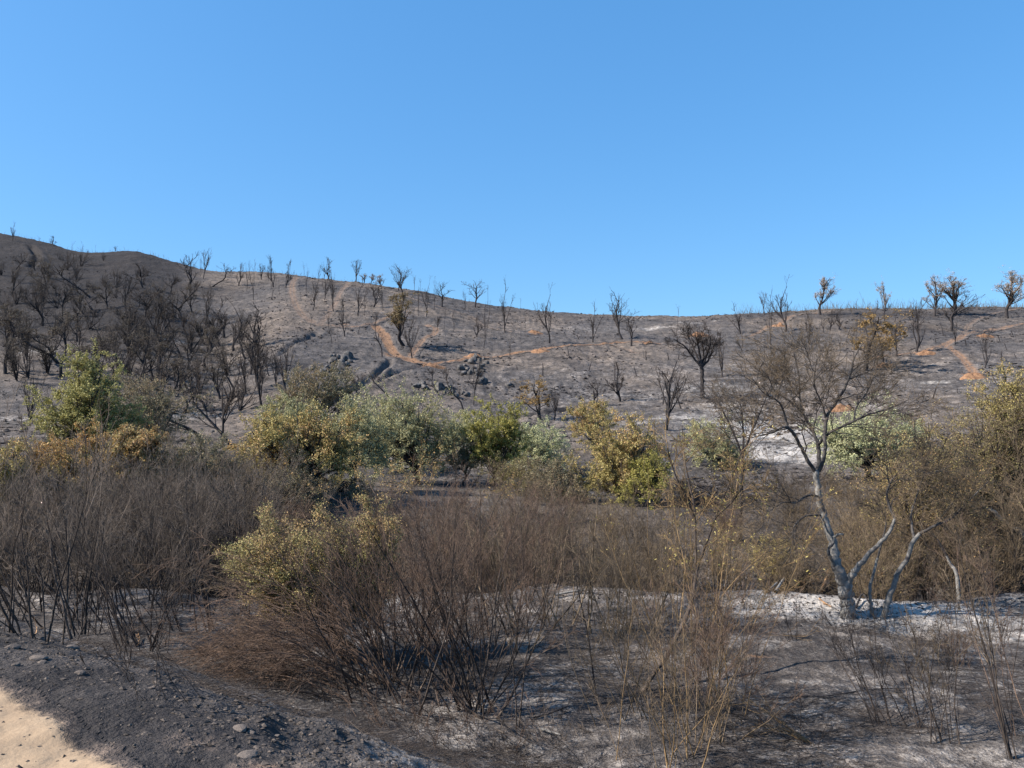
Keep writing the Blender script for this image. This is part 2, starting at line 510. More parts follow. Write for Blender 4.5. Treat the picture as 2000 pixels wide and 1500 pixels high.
M_ground = ground_material()
M_char = bark('charred_bark', (0.018, 0.016, 0.018), (0.050, 0.044, 0.044), 9)
M_twig_dark = bark('charred_twigs', (0.028, 0.023, 0.022), (0.065, 0.052, 0.045), 4, vary=0.4)
M_twig_brown = bark('scorched_brown_twigs', (0.082, 0.062, 0.044), (0.178, 0.133, 0.089), 2.5, vary=0.5)
M_twig_red = bark('scorched_red_twigs', (0.068, 0.047, 0.037), (0.169, 0.114, 0.084), 2.5, vary=0.5)
M_twig_grey = bark('scorched_grey_twigs', (0.065, 0.053, 0.045), (0.153, 0.123, 0.102), 2.5, vary=0.5)
M_twig_gold = bark('yellow_bark_stems', (0.126, 0.082, 0.043), (0.261, 0.178, 0.093), 3, vary=0.45)
M_stem_dark = bark('scorched_stems', (0.022, 0.019, 0.019), (0.080, 0.062, 0.052), 5, patch=((0.20, 0.15, 0.115), 1.5, 0.58, 0.72), vary=0.35)
M_grey = bark('ash_grey_bark', (0.095, 0.091, 0.088), (0.225, 0.216, 0.205), 7, patch=((0.040, 0.038, 0.042), 1.8, 0.55, 0.66))
M_grey_tip = bark('grey_black_branches', (0.028, 0.025, 0.026), (0.085, 0.078, 0.074), 5)
M_wood = bark('split_orange_wood', (0.22, 0.12, 0.06), (0.48, 0.30, 0.17), 12, patch=((0.05, 0.045, 0.045), 3.0, 0.58, 0.68))
M_rock = bark('sooty_rock', (0.042, 0.040, 0.040), (0.138, 0.130, 0.126), 1.3, patch=((0.036, 0.034, 0.036), 0.8, 0.52, 0.62))
M_clod = bark('burnt_clods', (0.04, 0.035, 0.033), (0.13, 0.105, 0.088), 9, vary=0.5)
M_mound = bark('orange_earth', (0.12, 0.062, 0.036), (0.27, 0.155, 0.088), 3.0)

# ------------------------------------------------------------------ ground sheet

naz = np.concatenate([np.radians(np.linspace(-180, -40, 71))[:-1], np.radians(np.linspace(-40, 40, 901)), np.radians(np.linspace(40, 180, 71))[1:]])
nr = np.concatenate([np.exp(np.linspace(math.log(1.0), math.log(270), 800)), np.exp(np.linspace(math.log(280), math.log(6000), 40))])
AZ, RR = np.meshgrid(naz, nr, indexing='ij')
GX = RR * np.sin(AZ); GY = RR * np.cos(AZ)
GZ = H(GX, GY)
def ground_masks(X, Y):
    ash = np.zeros(X.shape); soil = np.zeros(X.shape); dark = np.zeros(X.shape); sand = np.zeros(X.shape)
    def blob(arr, px, py, rx, ry, v, ymin=2):
        h = hit(px, py, ymin, False)
        arr[...] = np.maximum(arr, v * np.exp(-(((X - h[0]) / rx) ** 2 + ((Y - h[1]) / ry) ** 2)))
    near = 1 - sstep(26, 34, Y)
    e = near_edge(X)
    # ash on the terrace
    blob(ash, 1640, 1190, 3.2, 1.3, 1.25); blob(ash, 1800, 1195, 3.0, 1.2, 1.3); blob(ash, 1950, 1190, 2.2, 1.6, 0.95)
    blob(ash, 1560, 1165, 1.6, 0.8, 1.1); blob(ash, 1500, 1205, 2.4, 1.5, 0.55); blob(ash, 1410, 1170, 1.6, 0.9, .5)
    blob(ash, 1980, 1240, 1.6, 1.0, 0.7); blob(ash, 760, 1180, 1.3, 0.8, 1.0); blob(ash, 850, 1180, 1.2, .8, .6)
    blob(ash, 1140, 1165, 2.0, .5, .55); blob(ash, 350, 1180, 3.4, 1.0, 0.35); blob(ash, 100, 1185, 3, 1.0, 0.3)
    blob(ash, 560, 1360, 1.8, 1.1, 0.62); blob(ash, 720, 1380, 1.5, 0.9, 0.66); blob(ash, 430, 1320, 1.6, 0.9, .45)
    blob(ash, 900, 1375, 1.8, 0.9, 0.55); blob(ash, 1060, 1370, 1.6, 0.7, 0.58); blob(ash, 700, 1440, 1.6, .8, .5)
    blob(ash, 1560, 1330, 1.6, 0.35, 0.5); blob(ash, 1900, 1440, 2.2, 0.9, 0.62); blob(ash, 1960, 1490, 1.5, .8, .6)
    blob(ash, 1250, 1400, 1.0, .5, .5); blob(ash, 1050, 1450, 1.6, .9, .45); blob(ash, 1500, 1470, 1.5, .8, .4)
    blob(ash, 1900, 1320, 1.0, .2, .6); blob(ash, 250, 1275, 1.2, 0.4, .35)
    # char on the terrace, with bush shadows and the shaded clod slope painted in
    for q in [(1150, 1300, 3.2, 1.2, .75), (1500, 1265, 3.5, 1.3, .8), (1650, 1370, 3.6, 0.9, .95), (1850, 1360, 2.8, 1.0, .8), (1350, 1290, 2.5, 1, .6),
              (1100, 1240, 3, 1.2, .5), (1300, 1220, 4, 1, .45), (150, 1400, 1.5, 1.0, .7), (280, 1400, 1.2, 1.2, .75), (60, 1330, 1.5, 1.3, .7), (420, 1440, .8, 1.2, .7), (780, 1480, 1.3, .6, .5), (900, 1450, 1, .4, .55)]:
        blob(dark, q[0], q[1], q[2], q[3], q[4] * (.6 if q[0] > 450 else 1))
    # road and its orange verge
    s = crest_side(X, Y)
    rd = road_side(X, Y)
    sand = np.maximum(sand, sstep(-0.45, 0.35, -rd) * near)
    soil = np.maximum(soil, (0.50 * np.exp(-((rd - 0.1) / 0.26) ** 2)) * near)
    blob(soil, 1480, 1283, 0.45, 0.10, 0.9); blob(soil, 1430, 1290, .35, .12, .45)
    blob(soil, 370, 1440, .3, .25, .5); blob(soil, 520, 1490, .5, .2, .6); blob(soil, 250, 1490, .3, .2, .45)
    # hill
    hill = sstep(34, 50, Y)
    for q in [(1130, 640, 9, 5, .5), (1280, 640, 5, 2.0, .8), (1345, 632, 4, 2.2, .65), (1400, 628, 2, 1.2, .7), (1240, 628, 4, 2, .5), (1010, 625, 6, 3, .4),
              (1490, 850, 6.5, 6, 1.2), (1530, 890, 5, 3.5, 1.1), (1450, 810, 6, 6, .8), (1400, 770, 9, 9, .6), (1330, 830, 6, 5, .6), (1240, 830, 6, 4, .5), (1250, 780, 10, 7, .45), (1300, 730, 10, 6, .42),
              (1150, 780, 7, 6, .40), (1420, 715, 6, 4, .5), (1825, 745, 2.2, 1.6, .85), (1780, 740, 5, 3, .4), (1700, 800, 6, 5, .5), (1950, 650, 7, 4, .45),
              (380, 810, 4, 5, .62), (330, 660, 6, 4, .5), (75, 690, 4, 3, .7), (60, 850, 4, 3, .4), (40, 820, 5, 1.2, .55), (20, 770, 4, 2, .35), (800, 910, 4, 3, .5), (740, 900, 3, 3, .5),
              (900, 900, 5, 4, .35), (1030, 900, 5, 4, .35), (680, 720, 3, 1.2, .5), (1080, 800, 4, 3, .4), (440, 700, 5, 6, .35), (1200, 700, 8, 3, .3)]:
        blob(ash, *q, ymin=34)
    for q in [(30, 520, 20, 26, 1.1), (110, 550, 18, 20, 1.1), (200, 560, 14, 16, 1.1), (250, 520, 10, 10, .9), (160, 620, 16, 16, 1.0), (20, 640, 14, 16, 1.0), (330, 560, 12, 12, .8), (260, 640, 10, 12, .7),
              (870, 585, 16, 6, .35), (1000, 612, 12, 5, .3), (640, 560, 12, 8, .35), (1700, 615, 22, 7, .6), (1900, 612, 14, 5, .6), (1780, 640, 10, 5, .5), (1500, 612, 12, 5, .4),
              (1090, 797, 3.5, 1.6, .9), (1000, 803, 2.5, 1.4, .8), (1440, 980, 5, 3, .8), (1100, 950, 4, 3, .6), (630, 720, 4, 2, .6)]:
        blob(dark, *q, ymin=34)
    for q in [(1045, 652, 1.8, .8, 1), (1265, 671, 1.5, .8, 1), (1365, 657, 3, 1.5, .95), (1525, 638, 2.2, 1.1, 1), (1810, 690, 2, 1.0, 1), (1900, 737, 1.8, 1.0, 1.1),
              (1730, 717, 2.5, 1.0, .85), (1920, 657, 2.5, .9, .8), (1640, 805, 1.8, 1.2, .95), (1960, 640, 3, .8, .7), (860, 606, 2, .8, .7), (675, 633, 1.6, .7, .8), (600, 636, 2, 1, .5),
              (770, 692, 2.0, 2.5, .95), (845, 716, 2.2, 1.2, 1), (910, 700, 2, .8, .9), (1050, 686, 2, .8, 1), (1130, 660, 3, .5, .5), (1460, 722, 3, 1, .35), (1620, 720, 3, 3, .45), (1820, 668, 2.5, 1.5, .35), (895, 648, 1, .5, .7), (950, 650, 2, .4, .6), (1440, 620, 1.5, .5, .5), (590, 640, 3, .6, .5)]:
        blob(soil, *q, ymin=34)
    dark = np.maximum(dark, .95 * sstep(88, 120, Y) * (1 - sstep(290, 450, 1000 + F * X / np.maximum(Y, 1))))
    for pl, w, sv in TW:
        d = pl_dist(X, Y, pl)
        soil = np.maximum(soil, sv * 0.75 * np.exp(-(d / (w * 1.15)) ** 2))
    ash = np.maximum(ash, 0.40 * near * sstep(.2, 2.2, s) + 0 * Y)
    soft = 0.31 * sstep(50, 66, Y) * (1 - sstep(95, 120, Y))
    ash = np.maximum(ash, soft * sstep(650, 1100, 1000 + F * X / np.maximum(Y, 1)))
    return np.stack([ash, soil, dark, sand], -1).clip(0, 1.3)

ROAD = np.array([(-30, 17.4), (-18, 13.2), (-9, 9.9), (-4.75, 7.28), (-3.2, 6.0), (-1.4, 4.35), (1.5, 1.4), (9, -6), (40, -30)])
def road_side(X, Y):
    best = np.full(np.shape(X), 1e9); sg = np.ones(np.shape(X))
    for a, b in zip(ROAD[:-1], ROAD[1:]):
        d = b - a; t = np.clip(((X - a[0]) * d[0] + (Y - a[1]) * d[1]) / (d @ d), 0, 1)
        qx = X - (a[0] + t * d[0]); qy = Y - (a[1] + t * d[1]); dd = np.hypot(qx, qy)
        s = np.sign(d[0] * qy - d[1] * qx); m = dd < best
        best = np.where(m, dd, best); sg = np.where(m, s, sg)
    return best * sg

def add_mask(me, msk):
    a = me.color_attributes.new('mask', 'FLOAT_COLOR', 'POINT')
    a.data.foreach_set('color', msk.reshape(-1, 4).astype(np.float32).ravel())

na, nrr = AZ.shape
V = np.stack([GX, GY, GZ], -1).reshape(-1, 3)
i = np.arange(na - 1)[:, None]; j = np.arange(nrr - 1)[None]
q = np.stack([i * nrr + j, i * nrr + j + 1, (i + 1) * nrr + j + 1, (i + 1) * nrr + j], -1).reshape(-1, 4)
q = q[:, ::-1]
MSK = ground_masks(GX, GY)
cz = float(GZ[:, 0].mean())
V = np.vstack([V, [[0, 0, cz]]])
tri = np.stack([np.arange(na - 1) * nrr, (np.arange(na - 1) + 1) * nrr, np.full(na - 1, len(V) - 1)], -1)
me = mesh_from('ground', V, [q, tri[:, ::-1]], M_ground)
add_mask(me, np.vstack([MSK.reshape(-1, 4), [[0, 0, 0, 1]]]))
g = obj('ground', me)
tag(g, kind='structure')

# sandy road surface as its own sheet
def sheet(name, X, Y, lift, alpha):
    Z = H(X, Y) + lift
    n0, n1 = X.shape
    i = np.arange(n0 - 1)[:, None]; j = np.arange(n1 - 1)[None]
    q = np.stack([i * n1 + j, i * n1 + j + 1, (i + 1) * n1 + j + 1, (i + 1) * n1 + j], -1).reshape(-1, 4)
    me = mesh_from(name, np.stack([X, Y, Z], -1).reshape(-1, 3), [q], M_ground)
    add_mask(me, alpha)
    o = obj(name, me)
    tag(o, kind='structure')
    return o
def grid_sheet(name, x0, x1, y0, y1, step, keep, lift):
    X, Y = np.meshgrid(np.arange(x0, x1, step), np.arange(y0, y1, step), indexing='ij')
    Z = H(X, Y) + lift
    k = keep(X, Y)
    n1 = X.shape[1]
    i, j = np.nonzero(k[:-1, :-1] & k[1:, :-1] & k[:-1, 1:] & k[1:, 1:])
    q = np.stack([i * n1 + j, (i + 1) * n1 + j, (i + 1) * n1 + j + 1, i * n1 + j + 1], -1)
    u, inv = np.unique(q, return_inverse=True)
    me = mesh_from(name, np.stack([X, Y, Z], -1).reshape(-1, 3)[u], [inv.reshape(q.shape)], M_ground)
    add_mask(me, ground_masks(X, Y).reshape(-1, 4)[u])
    tag(obj(name, me), kind='structure')
grid_sheet('dirt_road', -16, 4, -3, 13, .06, lambda X, Y: road_side(X, Y) < 0.3, 0.006)

# hill tracks as worn strips laid on the slope
for pl, w, sv in TW:
    cl = np.cumsum(np.r_[0, np.hypot(*np.diff(pl, axis=0).T)]); n = max(8, int(cl[-1] / 0.4)); tt = np.linspace(0, cl[-1], n)
    cx = np.interp(tt, cl, pl[:, 0]); cy = np.interp(tt, cl, pl[:, 1])
    for _ in range(12):
        cx[1:-1] = (cx[:-2] + cx[1:-1] + cx[2:]) / 3; cy[1:-1] = (cy[:-2] + cy[1:-1] + cy[2:]) / 3
    tx = np.gradient(cx); ty = np.gradient(cy); ll = np.hypot(tx, ty) + 1e-9
    off = np.linspace(-1.25, 1.25, 11)
    ww = w * (0.8 + 0.5 * (0.5 + fbm(cx, cy, 0.3, 2)))
    X = cx[:, None] - (ty / ll)[:, None] * off[None] * ww[:, None]
    Y = cy[:, None] + (tx / ll)[:, None] * off[None] * ww[:, None]
    al = np.zeros(X.shape + (4,)); al[..., 1] = (sv * np.array([0, .3, .62, .85, 1, .78, 1, .85, .62, .3, 0]))[None]
    al[..., 0] = ground_masks(X, Y)[..., 0]
    sheet('dirt_track', X, Y, 0.05, al)
# ------------------------------------------------------------------ bare hill trees (a set of shapes, copied)
def tree_shape(kind, seed):
    """skeleton about 1 unit high; returns trunk sets, twig sets, twig-end points"""
    r = np.random.default_rng(seed)
    cfgs = {
        #            fork  limbs  angle        length  twist sub  subang       tw
        'vase':   dict(fork=.30, n=6, a=(.18, .62), l=.62, w=.10, trop=.10, s=7, sa=(.3, .8)),
        'round':  dict(fork=.45, n=8, a=(.3, 1.15), l=.42, w=.16, trop=.07, s=8, sa=(.4, 1.0)),
        'thin':   dict(fork=.30, n=3, a=(.10, .38), l=.68, w=.10, trop=.08, s=4, sa=(.4, .9)),
        'pole':   dict(fork=.62, n=3, a=(.2, .55), l=.34, w=.12, trop=.05, s=2, sa=(.4, .9)),
        'broad':  dict(fork=.42, n=9, a=(.35, 1.05), l=.52, w=.10, trop=.05, s=9, sa=(.35, .9)),
        'lean':   dict(fork=.45, n=5, a=(.3, .9), l=.50, w=.15, trop=.09, s=7, sa=(.4, 1.0)),
        'lolly':  dict(fork=.42, n=12, a=(.20, .85), l=.40, w=.07, trop=.05, s=8, sa=(.3, .8)),
        'multi':  dict(fork=.06, n=8, a=(.10, .5), l=.85, w=.09, trop=.06, s=9, sa=(.3, .8)),
    }[kind]
    fork = cfgs['fork']
    lx = 0.30 if kind == 'lean' else 0.05
    lx2 = r.normal() * 0.04
    pts = [(0, 0, -0.05), (0, 0, 0), (lx * .35 + lx2, .01, fork * .5), (lx + r.normal() * .02, r.normal() * .03, fork), (lx * 1.5 + r.normal() * .05, r.normal() * .05, min(.95, fork + .3)), (lx * 1.6 + r.normal() * .08, r.normal() * .08, .93)]
    tr = 0.021 if kind not in ('pole', 'thin') else 0.014
    rad = [tr * 1.5, tr * 1.25, tr, tr * .85, tr * .5, tr * .18]
    P, R = resample(pts, rad, 12)
    P = P[None]; R = R[None]
    t0 = fork / 1.0
    A, AR = spawn(P, R, cfgs['n'], max(.12, t0 * .8), min(.95, t0 + .35), cfgs['a'], 1, 7, cfgs['w'], cfgs['trop'], .62, .22, r, base_len=cfgs['l'] * 1.25, fall=.55)
    B, BR = spawn(np.concatenate([A[:, :, :], resample_set(P, 7)]), np.concatenate([AR, np.repeat(R[:, ::2][:, :7], 1, 0)[:, :7] if False else np.interp(np.linspace(0, 11, 7), np.arange(12), R[0])[None]]),
                  cfgs['s'], .30, 1.0, cfgs['sa'], .46, 5, .16, .10, .6, .3, r, fall=.45)
    B = B[(B[:, 0, 2] > fork * .75)] if kind != 'multi' else B
    BR = BR[:len(B)] if len(BR) != len(B) else BR
    Cc, CR = spawn(B, BR, 4 if kind not in ('pole',) else 3, .25, 1.0, (.35, .95), .55, 4, .18, .10, .65, .4, r, fall=.4)
    CR = np.maximum(CR, .0019)
    return (P, R, A, AR, B, np.maximum(BR, .0028), Cc, CR)

def resample_set(P, n):
    t = np.linspace(0, P.shape[1] - 1, n)
    i = np.minimum(t.astype(int), P.shape[1] - 2); f = (t - i)[None, :, None]
    return P[:, i] * (1 - f) + P[:, i + 1] * f

def make_tree_proto(kind, seed, leaf=None, nleaf=0, lmat=None):
    P, R, A, AR, B, BR, Cc, CR = tree_shape(kind, seed)
    top = np.percentile(Cc[..., -1, 2], 96)
    allx = Cc[..., 0]
    w = np.percentile(allx, 97) - np.percentile(allx, 3)
    V, Fq = tube_arrays([(P, R, 7), (A, AR, 5)])
    V[:, 2] /= top
    trunk = mesh_from('trunk', V, Fq, M_char)
    V, Fq = tube_arrays([(B, BR, 3), (Cc, CR, 3)])
    V[:, 2] /= top
    if lmat is M_leaf_pale: V[:, 2] = np.minimum(V[:, 2], 1.0)
    crown = mesh_from('crown', V, Fq, M_twig_dark if lmat is None or lmat is M_leaf_haze else M_twig_brown)
    fol = None
    if lmat is not None:
        r = np.random.default_rng(seed + 99)
        ends = Cc[:, -1]
        c = ends[r.integers(0, len(ends), nleaf)] + r.normal(size=(nleaf, 3)) * .013
        c[:, 2] /= top
        LV, LF = leaves(c, leaf, r)
        fol = mesh_from('foliage', LV, LF, lmat, smooth=False)
    return dict(trunk=trunk, crown=crown, foliage=fol, w=w, kind=kind, sx=np.mean(allx))

M_leaf_pale = foliage('pale_scorched_leaves', (0.28, 0.225, 0.19), (0.44, 0.37, 0.31), nscale=.6)
M_leaf_olivehill = foliage('dull_brown_leaves', (0.14, 0.10, 0.055), (0.24, 0.19, 0.10), nscale=.6)
M_leaf_haze = foliage('dull_grey_brown_leaves', (0.085, 0.070, 0.053), (0.15, 0.12, 0.088), nscale=.3)
M_leaf_orange = foliage('orange_brown_leaves', (0.22, 0.13, 0.05), (0.36, 0.25, 0.10), nscale=.6)

PROTO = {}
sd_ = 11
for kind, n in (('vase', 7), ('round', 4), ('thin', 5), ('pole', 3), ('broad', 4), ('lean', 4), ('multi', 4)):
    PROTO[kind] = [make_tree_proto(kind, sd_ + 7 * k + hash_k * 0) for k in range(n) for hash_k in (0,)]
    sd_ += 31
PROTO['pale'] = [make_tree_proto(k, 300 + i, .0075, 3400, M_leaf_pale) for i, k in enumerate(('lolly', 'lolly', 'lolly', 'lolly'))]
PROTO['olive'] = [make_tree_proto('vase', 320, .009, 4500, M_leaf_olivehill)]
PROTO['hazy'] = [make_tree_proto(k, 330 + i, .0075, 2600, M_leaf_haze) for i, k in enumerate(('broad', 'vase', 'multi', 'round'))]
PROTO['orange'] = [make_tree_proto('round', 350, .010, 3200, M_leaf_orange)]

TREES = []      # (px, py, base world, height, kind, root)
def hill_tree(px, py, ptop, wpx, kind, flip=None, depth=None, name='burnt_tree', jit=True):
    h = hit(px, py, 34)
    Y = h[1]
    H_ = (py - ptop) / F * Y * 1.03
    Wm = wpx / F * Y
    pr = PROTO[kind][random.randrange(len(PROTO[kind]))]
    root = empty(name, (h[0], h[1], h[2] - 0.02), 0)
    k = np.clip(Wm / (pr['w'] * H_) if wpx else 1.0, .45, 1.9)
    fx = random.choice((-1, 1)) if flip is None else flip
    ang = random.uniform(-.5, .5) if kind == 'lean' else random.uniform(0, 6.28)
    if fx < 0: ang += math.pi if kind == 'lean' else 0
    sc = (H_ * k, H_ * k, H_)
    q_ = .25 if kind == 'pale' else 1
    root.rotation_euler = (random.gauss(0, .06) * q_, random.gauss(0, .07) * q_, ang)
    root.scale = sc
    for pn in ('trunk', 'crown', 'foliage'):
        if pr[pn] is not None:
            obj(pn, pr[pn], root)
    TREES.append(dict(px=px, py=py, h=py - ptop, w=wpx, kind=kind, root=root, H=H_))
    return root

HT = """
511 547 516 14 vase|524 549 509 12 thin|534 562 501 18 vase|532 587 536 12 thin|558 562 509 15 vase|546 577 544 8 pole|599 569 517 10 thin|567 609 582 6 pole|619 562 514 9 thin
633 538 514 9 thin|642 541 501 20 vase|611 607 553 26 broad|608 645 606 10 thin|651 610 529 16 vase|634 587 549 16 vase|648 671 615 12 lean- |661 680 643 5 pole|673 657 585 18 vase
699 617 550 24 vase|695 549 507 18 vase|711 614 554 10 thin|730 600 552 28 vase|711 547 529 18 pale|725 552 533 16 pale|744 562 540 24 pale|746 697 612 26 lean-|748 607 564 12 vase
778 569 520 28 vase|786 573 526 20 vase|788 676 583 46 olive|805 702 622 28 vase|809 567 529 10 thin|817 616 544 12 thin|833 619 564 18 vase|848 606 542 11 thin|863 600 554 24 round
853 648 617 20 broad|867 648 602 5 pole|886 649 592 11 thin|905 630 597 5 pole|909 602 567 10 thin|915 610 584 5 pole|928 601 549 27 round|945 681 597 14 thin|931 658 618 22 vase
953 592 554 3 pole|947 628 590 8 thin|986 649 559 26 vase|983 628 580 9 thin|859 775 712 26 lean-|904 800 719 40 lean-|925 792 706 28 broad|698 778 730 24 vase|762 780 734 34 lean-
996 711 656 12 thin|675 775 745 16 broad|557 775 674 36 vase|510 792 676 40 vase|1017 604 580 4 pole|1016 668 635 5 pole|1025 657 617 7 pole|1073 671 592 36 vase|1158 669 602 30 vase
1215 663 577 48 vase|1233 677 615 28 round|1323 637 595 10 pole|1446 653 601 34 vase|1493 616 572 12 vase|1411 737 652 22 vase|1211 785 711 38 vase|1167 800 742 32 vase
1300 840 719 62 vase|1505 683 567 12 thin|1535 648 574 44 vase|1602 615 545 30 pale|1581 688 607 20 vase|1609 650 617 12 thin|1621 645 607 18 vase|1639 643 607 26 vase|1706 663 597 28 vase
1728 629 554 22 pale|1790 688 590 34 vase|1797 680 612 14 thin|1751 696 633 48 broad|1775 738 676 14 pole|1825 618 542 32 pale|1865 615 543 40 pale|1858 647 577 60 broad|1865 677 625 20 thin
1924 720 648 22 vase|1966 620 534 70 pale|25 471 438 17 vase|78 469 459 6 thin|105 480 461 14 vase|225 488 478 12 vase|186 488 472 2 pole|370 558 501 32 vase|392 540 494 8 thin|397 545 489 14 vase
441 529 512 7 thin|466 559 516 18 vase|482 569 515 12 thin|495 586 514 10 thin|403 630 562 24 vase|398 650 580 50 lean-|278 562 519 38 round|301 655 578 44 vase|339 660 608 26 vase|319 683 622 26 lean-
284 652 604 26 lean-|355 650 606 26 vase|266 748 650 84 hazy|306 766 706 44 multi|351 763 694 36 vase|371 752 706 34 hazy|382 735 690 26 vase|119 737 612 64 hazy|52 704 604 58 hazy|10 731 620 70 hazy
34 726 640 44 hazy|89 709 636 34 lean|58 820 702 36 multi|433 863 745 80 broad|452 873 750 60 lean-|397 863 760 60 lean-|467 803 715 64 multi|430 780 690 60 hazy|480 770 668 44 vase|445 735 655 52 hazy
400 720 640 56 hazy|350 700 640 40 hazy|525 735 680 26 vase|540 755 690 30 vase|1690 724 618 96 orange|1725 712 640 60 orange|655 705 690 10 pole|1054 822 745 72 orange|1082 822 760 34 vase|1480 690 655 14 thin|1260 700 690 3 pole
"""
for line in HT.replace('\n', '|').split('|'):
    f = line.split()
    if not f: continue
    k = f[4]; fl = None
    if k.endswith('-'): k = k[:-1]; fl = -1
    elif k == 'lean': fl = 1
    hill_tree(int(f[0]), int(f[1]), int(f[2]), int(f[3]), k, fl)
# more of the burnt wood on the left slope
r_ = random.Random(5)
wood = []
tries = 0
while len(wood) < 84 and tries < 6000:
    tries += 1
    x = r_.uniform(0, 520); y = r_.uniform(520, 815)
    if y < 560 + 0.0 * x and x > 240: continue
    if x > 420 and y < 640: continue
    if x < 230 and y > 760: continue
    if any(abs(x - a) < 22 and abs(y - b) < 10 for a, b in wood): continue
    if any(abs(x - t['px']) < 20 and abs(y - t['py']) < 10 for t in TREES): continue
    wood.append((x, y))
    hh = (y - 455) * .24 + 14 + r_.uniform(-6, 12)
    kind = r_.choice(['hazy', 'hazy', 'lean', 'vase', 'multi', 'broad', 'multi', 'vase', 'thin'])
    hill_tree(x, y, y - hh, hh * r_.uniform(.55, .95), kind)

PROTO['low'] = PROTO['multi']
lows = []
tries = 0
while len(lows) < 40 and tries < 3000:
    tries += 1
    x = r_.uniform(0, 300); y = r_.uniform(492, 650)
    if y < 470 + 0.17 * x or any(abs(x - a) < 20 and abs(y - b) < 9 for a, b in lows): continue
    lows.append((x, y))
    hh = r_.uniform(12, 22)
    hill_tree(x, y, y - hh, hh * r_.uniform(1.0, 1.5), 'low')

# ---- labels for the hill trees: look first, then where along its band it stands
def zone(t):
    x, y = t['px'], t['py']
    if t['kind'] == 'pole' and t['h'] < 30 or t['h'] < 20 and x < 260: pass
    if x < 240: return ('on the upper slope of the dark left hill' if y < 600 else 'among the burnt wood at the far left') 
    if x < 380: return ('below the left ridge' if y < 640 else 'in the burnt wood left of the spur')
    if x < 500: return ('beside the left skyline dip' if y < 600 else ('in the tangled wood behind the ochre crowns' if y > 720 else 'on the gully slope'))
    if x < 680: return ('on the skyline left of the curling track' if x < 596 and y < 600 else 'between the two upper dirt tracks' if y < 612 else 'on the bare spur below the tracks' if y < 700 else 'beside the left rock outcrop')
    if x < 760: return ('on the ridge right of the tracks' if y < 610 else 'left of the orange track bend')
    if x < 900: return ('on the falling skyline above the orange track' if y < 612 else 'right of the orange track bend' if y < 705 else 'below the orange track')
    if x < 1040: return ('on the skyline left of the saddle' if y < 640 else 'beside the long orange bank' if y < 720 else 'beside the right rock outcrop')
    if x < 1350: return ('along the saddle skyline' if y < 690 else 'on the pale lower slope')
    if x < 1560: return ('on the slope right of the saddle')
    if x < 1700: return ('near the skyline behind the large grey tree')
    if x < 1810: return ('left of the forked track on the right')
    return 'above the forked track on the far right'
LOOK = {'low': 'low and bushy', 'vase': 'with upswept limbs', 'round': 'with a round bare crown', 'thin': 'slender with few branches', 'pole': 'a near limbless pole', 'broad': 'with wide spreading limbs',
        'lean': 'leaning to one side', 'multi': 'forked from its base', 'pale': 'with pale scorched leaves', 'olive': 'with dull brown leaves', 'hazy': 'with a dense brown twig crown', 'orange': 'with orange brown leaves'}
BASEL = {'low': 'blackened shrub', 'pole': 'charred sapling', 'pale': 'black trunked tree', 'olive': 'black trunked tree', 'hazy': 'burnt tree', 'orange': 'scorched tree'}
ORD = ['first', 'second', 'third', 'fourth', 'fifth', 'sixth', 'seventh', 'eighth', 'ninth', 'tenth', 'eleventh', 'twelfth', 'thirteenth', 'fourteenth', 'fifteenth', 'sixteenth', 'seventeenth', 'eighteenth', 'nineteenth', 'twentieth', 'twenty-first', 'twenty-second', 'twenty-third', 'twenty-fourth'] + ['twenty-' + w for w in ('fifth', 'sixth', 'seventh', 'eighth', 'ninth')] + ['thirtieth'] + ['thirty-' + w for w in ('first', 'second', 'third', 'fourth', 'fifth', 'sixth', 'seventh', 'eighth', 'ninth')] + ['fortieth']
bk = {}
for t in TREES: bk.setdefault((zone(t), t['kind']), []).append(t)
for (zn, kind), ts in bk.items():
    ts.sort(key=lambda t: t['px'])
    base = BASEL.get(kind, 'charred tree')
    for k, t in enumerate(ts):
        look = LOOK[kind].replace('slender with', 'with')
        if kind == 'thin': base = 'slender charred tree'
        pre = '' if len(ts) == 1 else ('left ' if k == 0 else 'right ') if len(ts) == 2 else ORD[k] + '-from-left '
        lab = f"{pre}{base} {look.replace('a near limbless pole', 'almost without limbs')} {zn}"
        tag(t['root'], ' '.join(lab.split()[:16]), 'shrub' if kind == 'low' else 'tree', 'low burnt shrubs on the left hill' if kind == 'low' else 'burnt trees on the hillside')

# ---- charred stubs and saplings sticking out of the slope
sv, sf = tube_arrays([(np.array([[[0, 0, -.1], [.01, 0, .35], [.03, .01, .7], [.02, .02, 1.0]]]), np.array([[.075, .06, .05, .02]]), 5),
                      (np.array([[[.01, 0, .4], [.08, .02, .6], [.16, .03, .8]]]), np.array([[.03, .02, .01]]), 4)])
stub_me = mesh_from('stub', sv, sf, M_char, smooth=False)
STUBS = [(1953, 668), (1842, 655), (1828, 670), (1966, 683), (1887, 674), (1822, 780), (1748, 629), (700, 652), (560, 600), (1258, 702), (1262, 704), (1306, 704), (1325, 703), (1112, 700), (1130, 663),
         (1150, 725), (1243, 735), (1295, 790), (1330, 800), (1095, 760), (905, 690), (1010, 722), (1470, 740), (1955, 705), (1935, 690), (1978, 655), (1985, 700), (1870, 770), (1700, 745), (980, 700), (880, 700), (902, 686), (1060, 735), (1200, 735), (1350, 655)]
stubs = []
for k, (x, y) in enumerate(STUBS):
    h = hit(x, y, 34)
    o = obj('charred_stub', stub_me)
    o.location = h; s = r_.uniform(.6, 1.3)
    o.scale = (s, s, s * r_.uniform(.7, 1.5)); o.rotation_euler = (r_.uniform(-.3, .3), r_.uniform(-.3, .3), r_.uniform(0, 6))
    stubs.append((x, y, o))

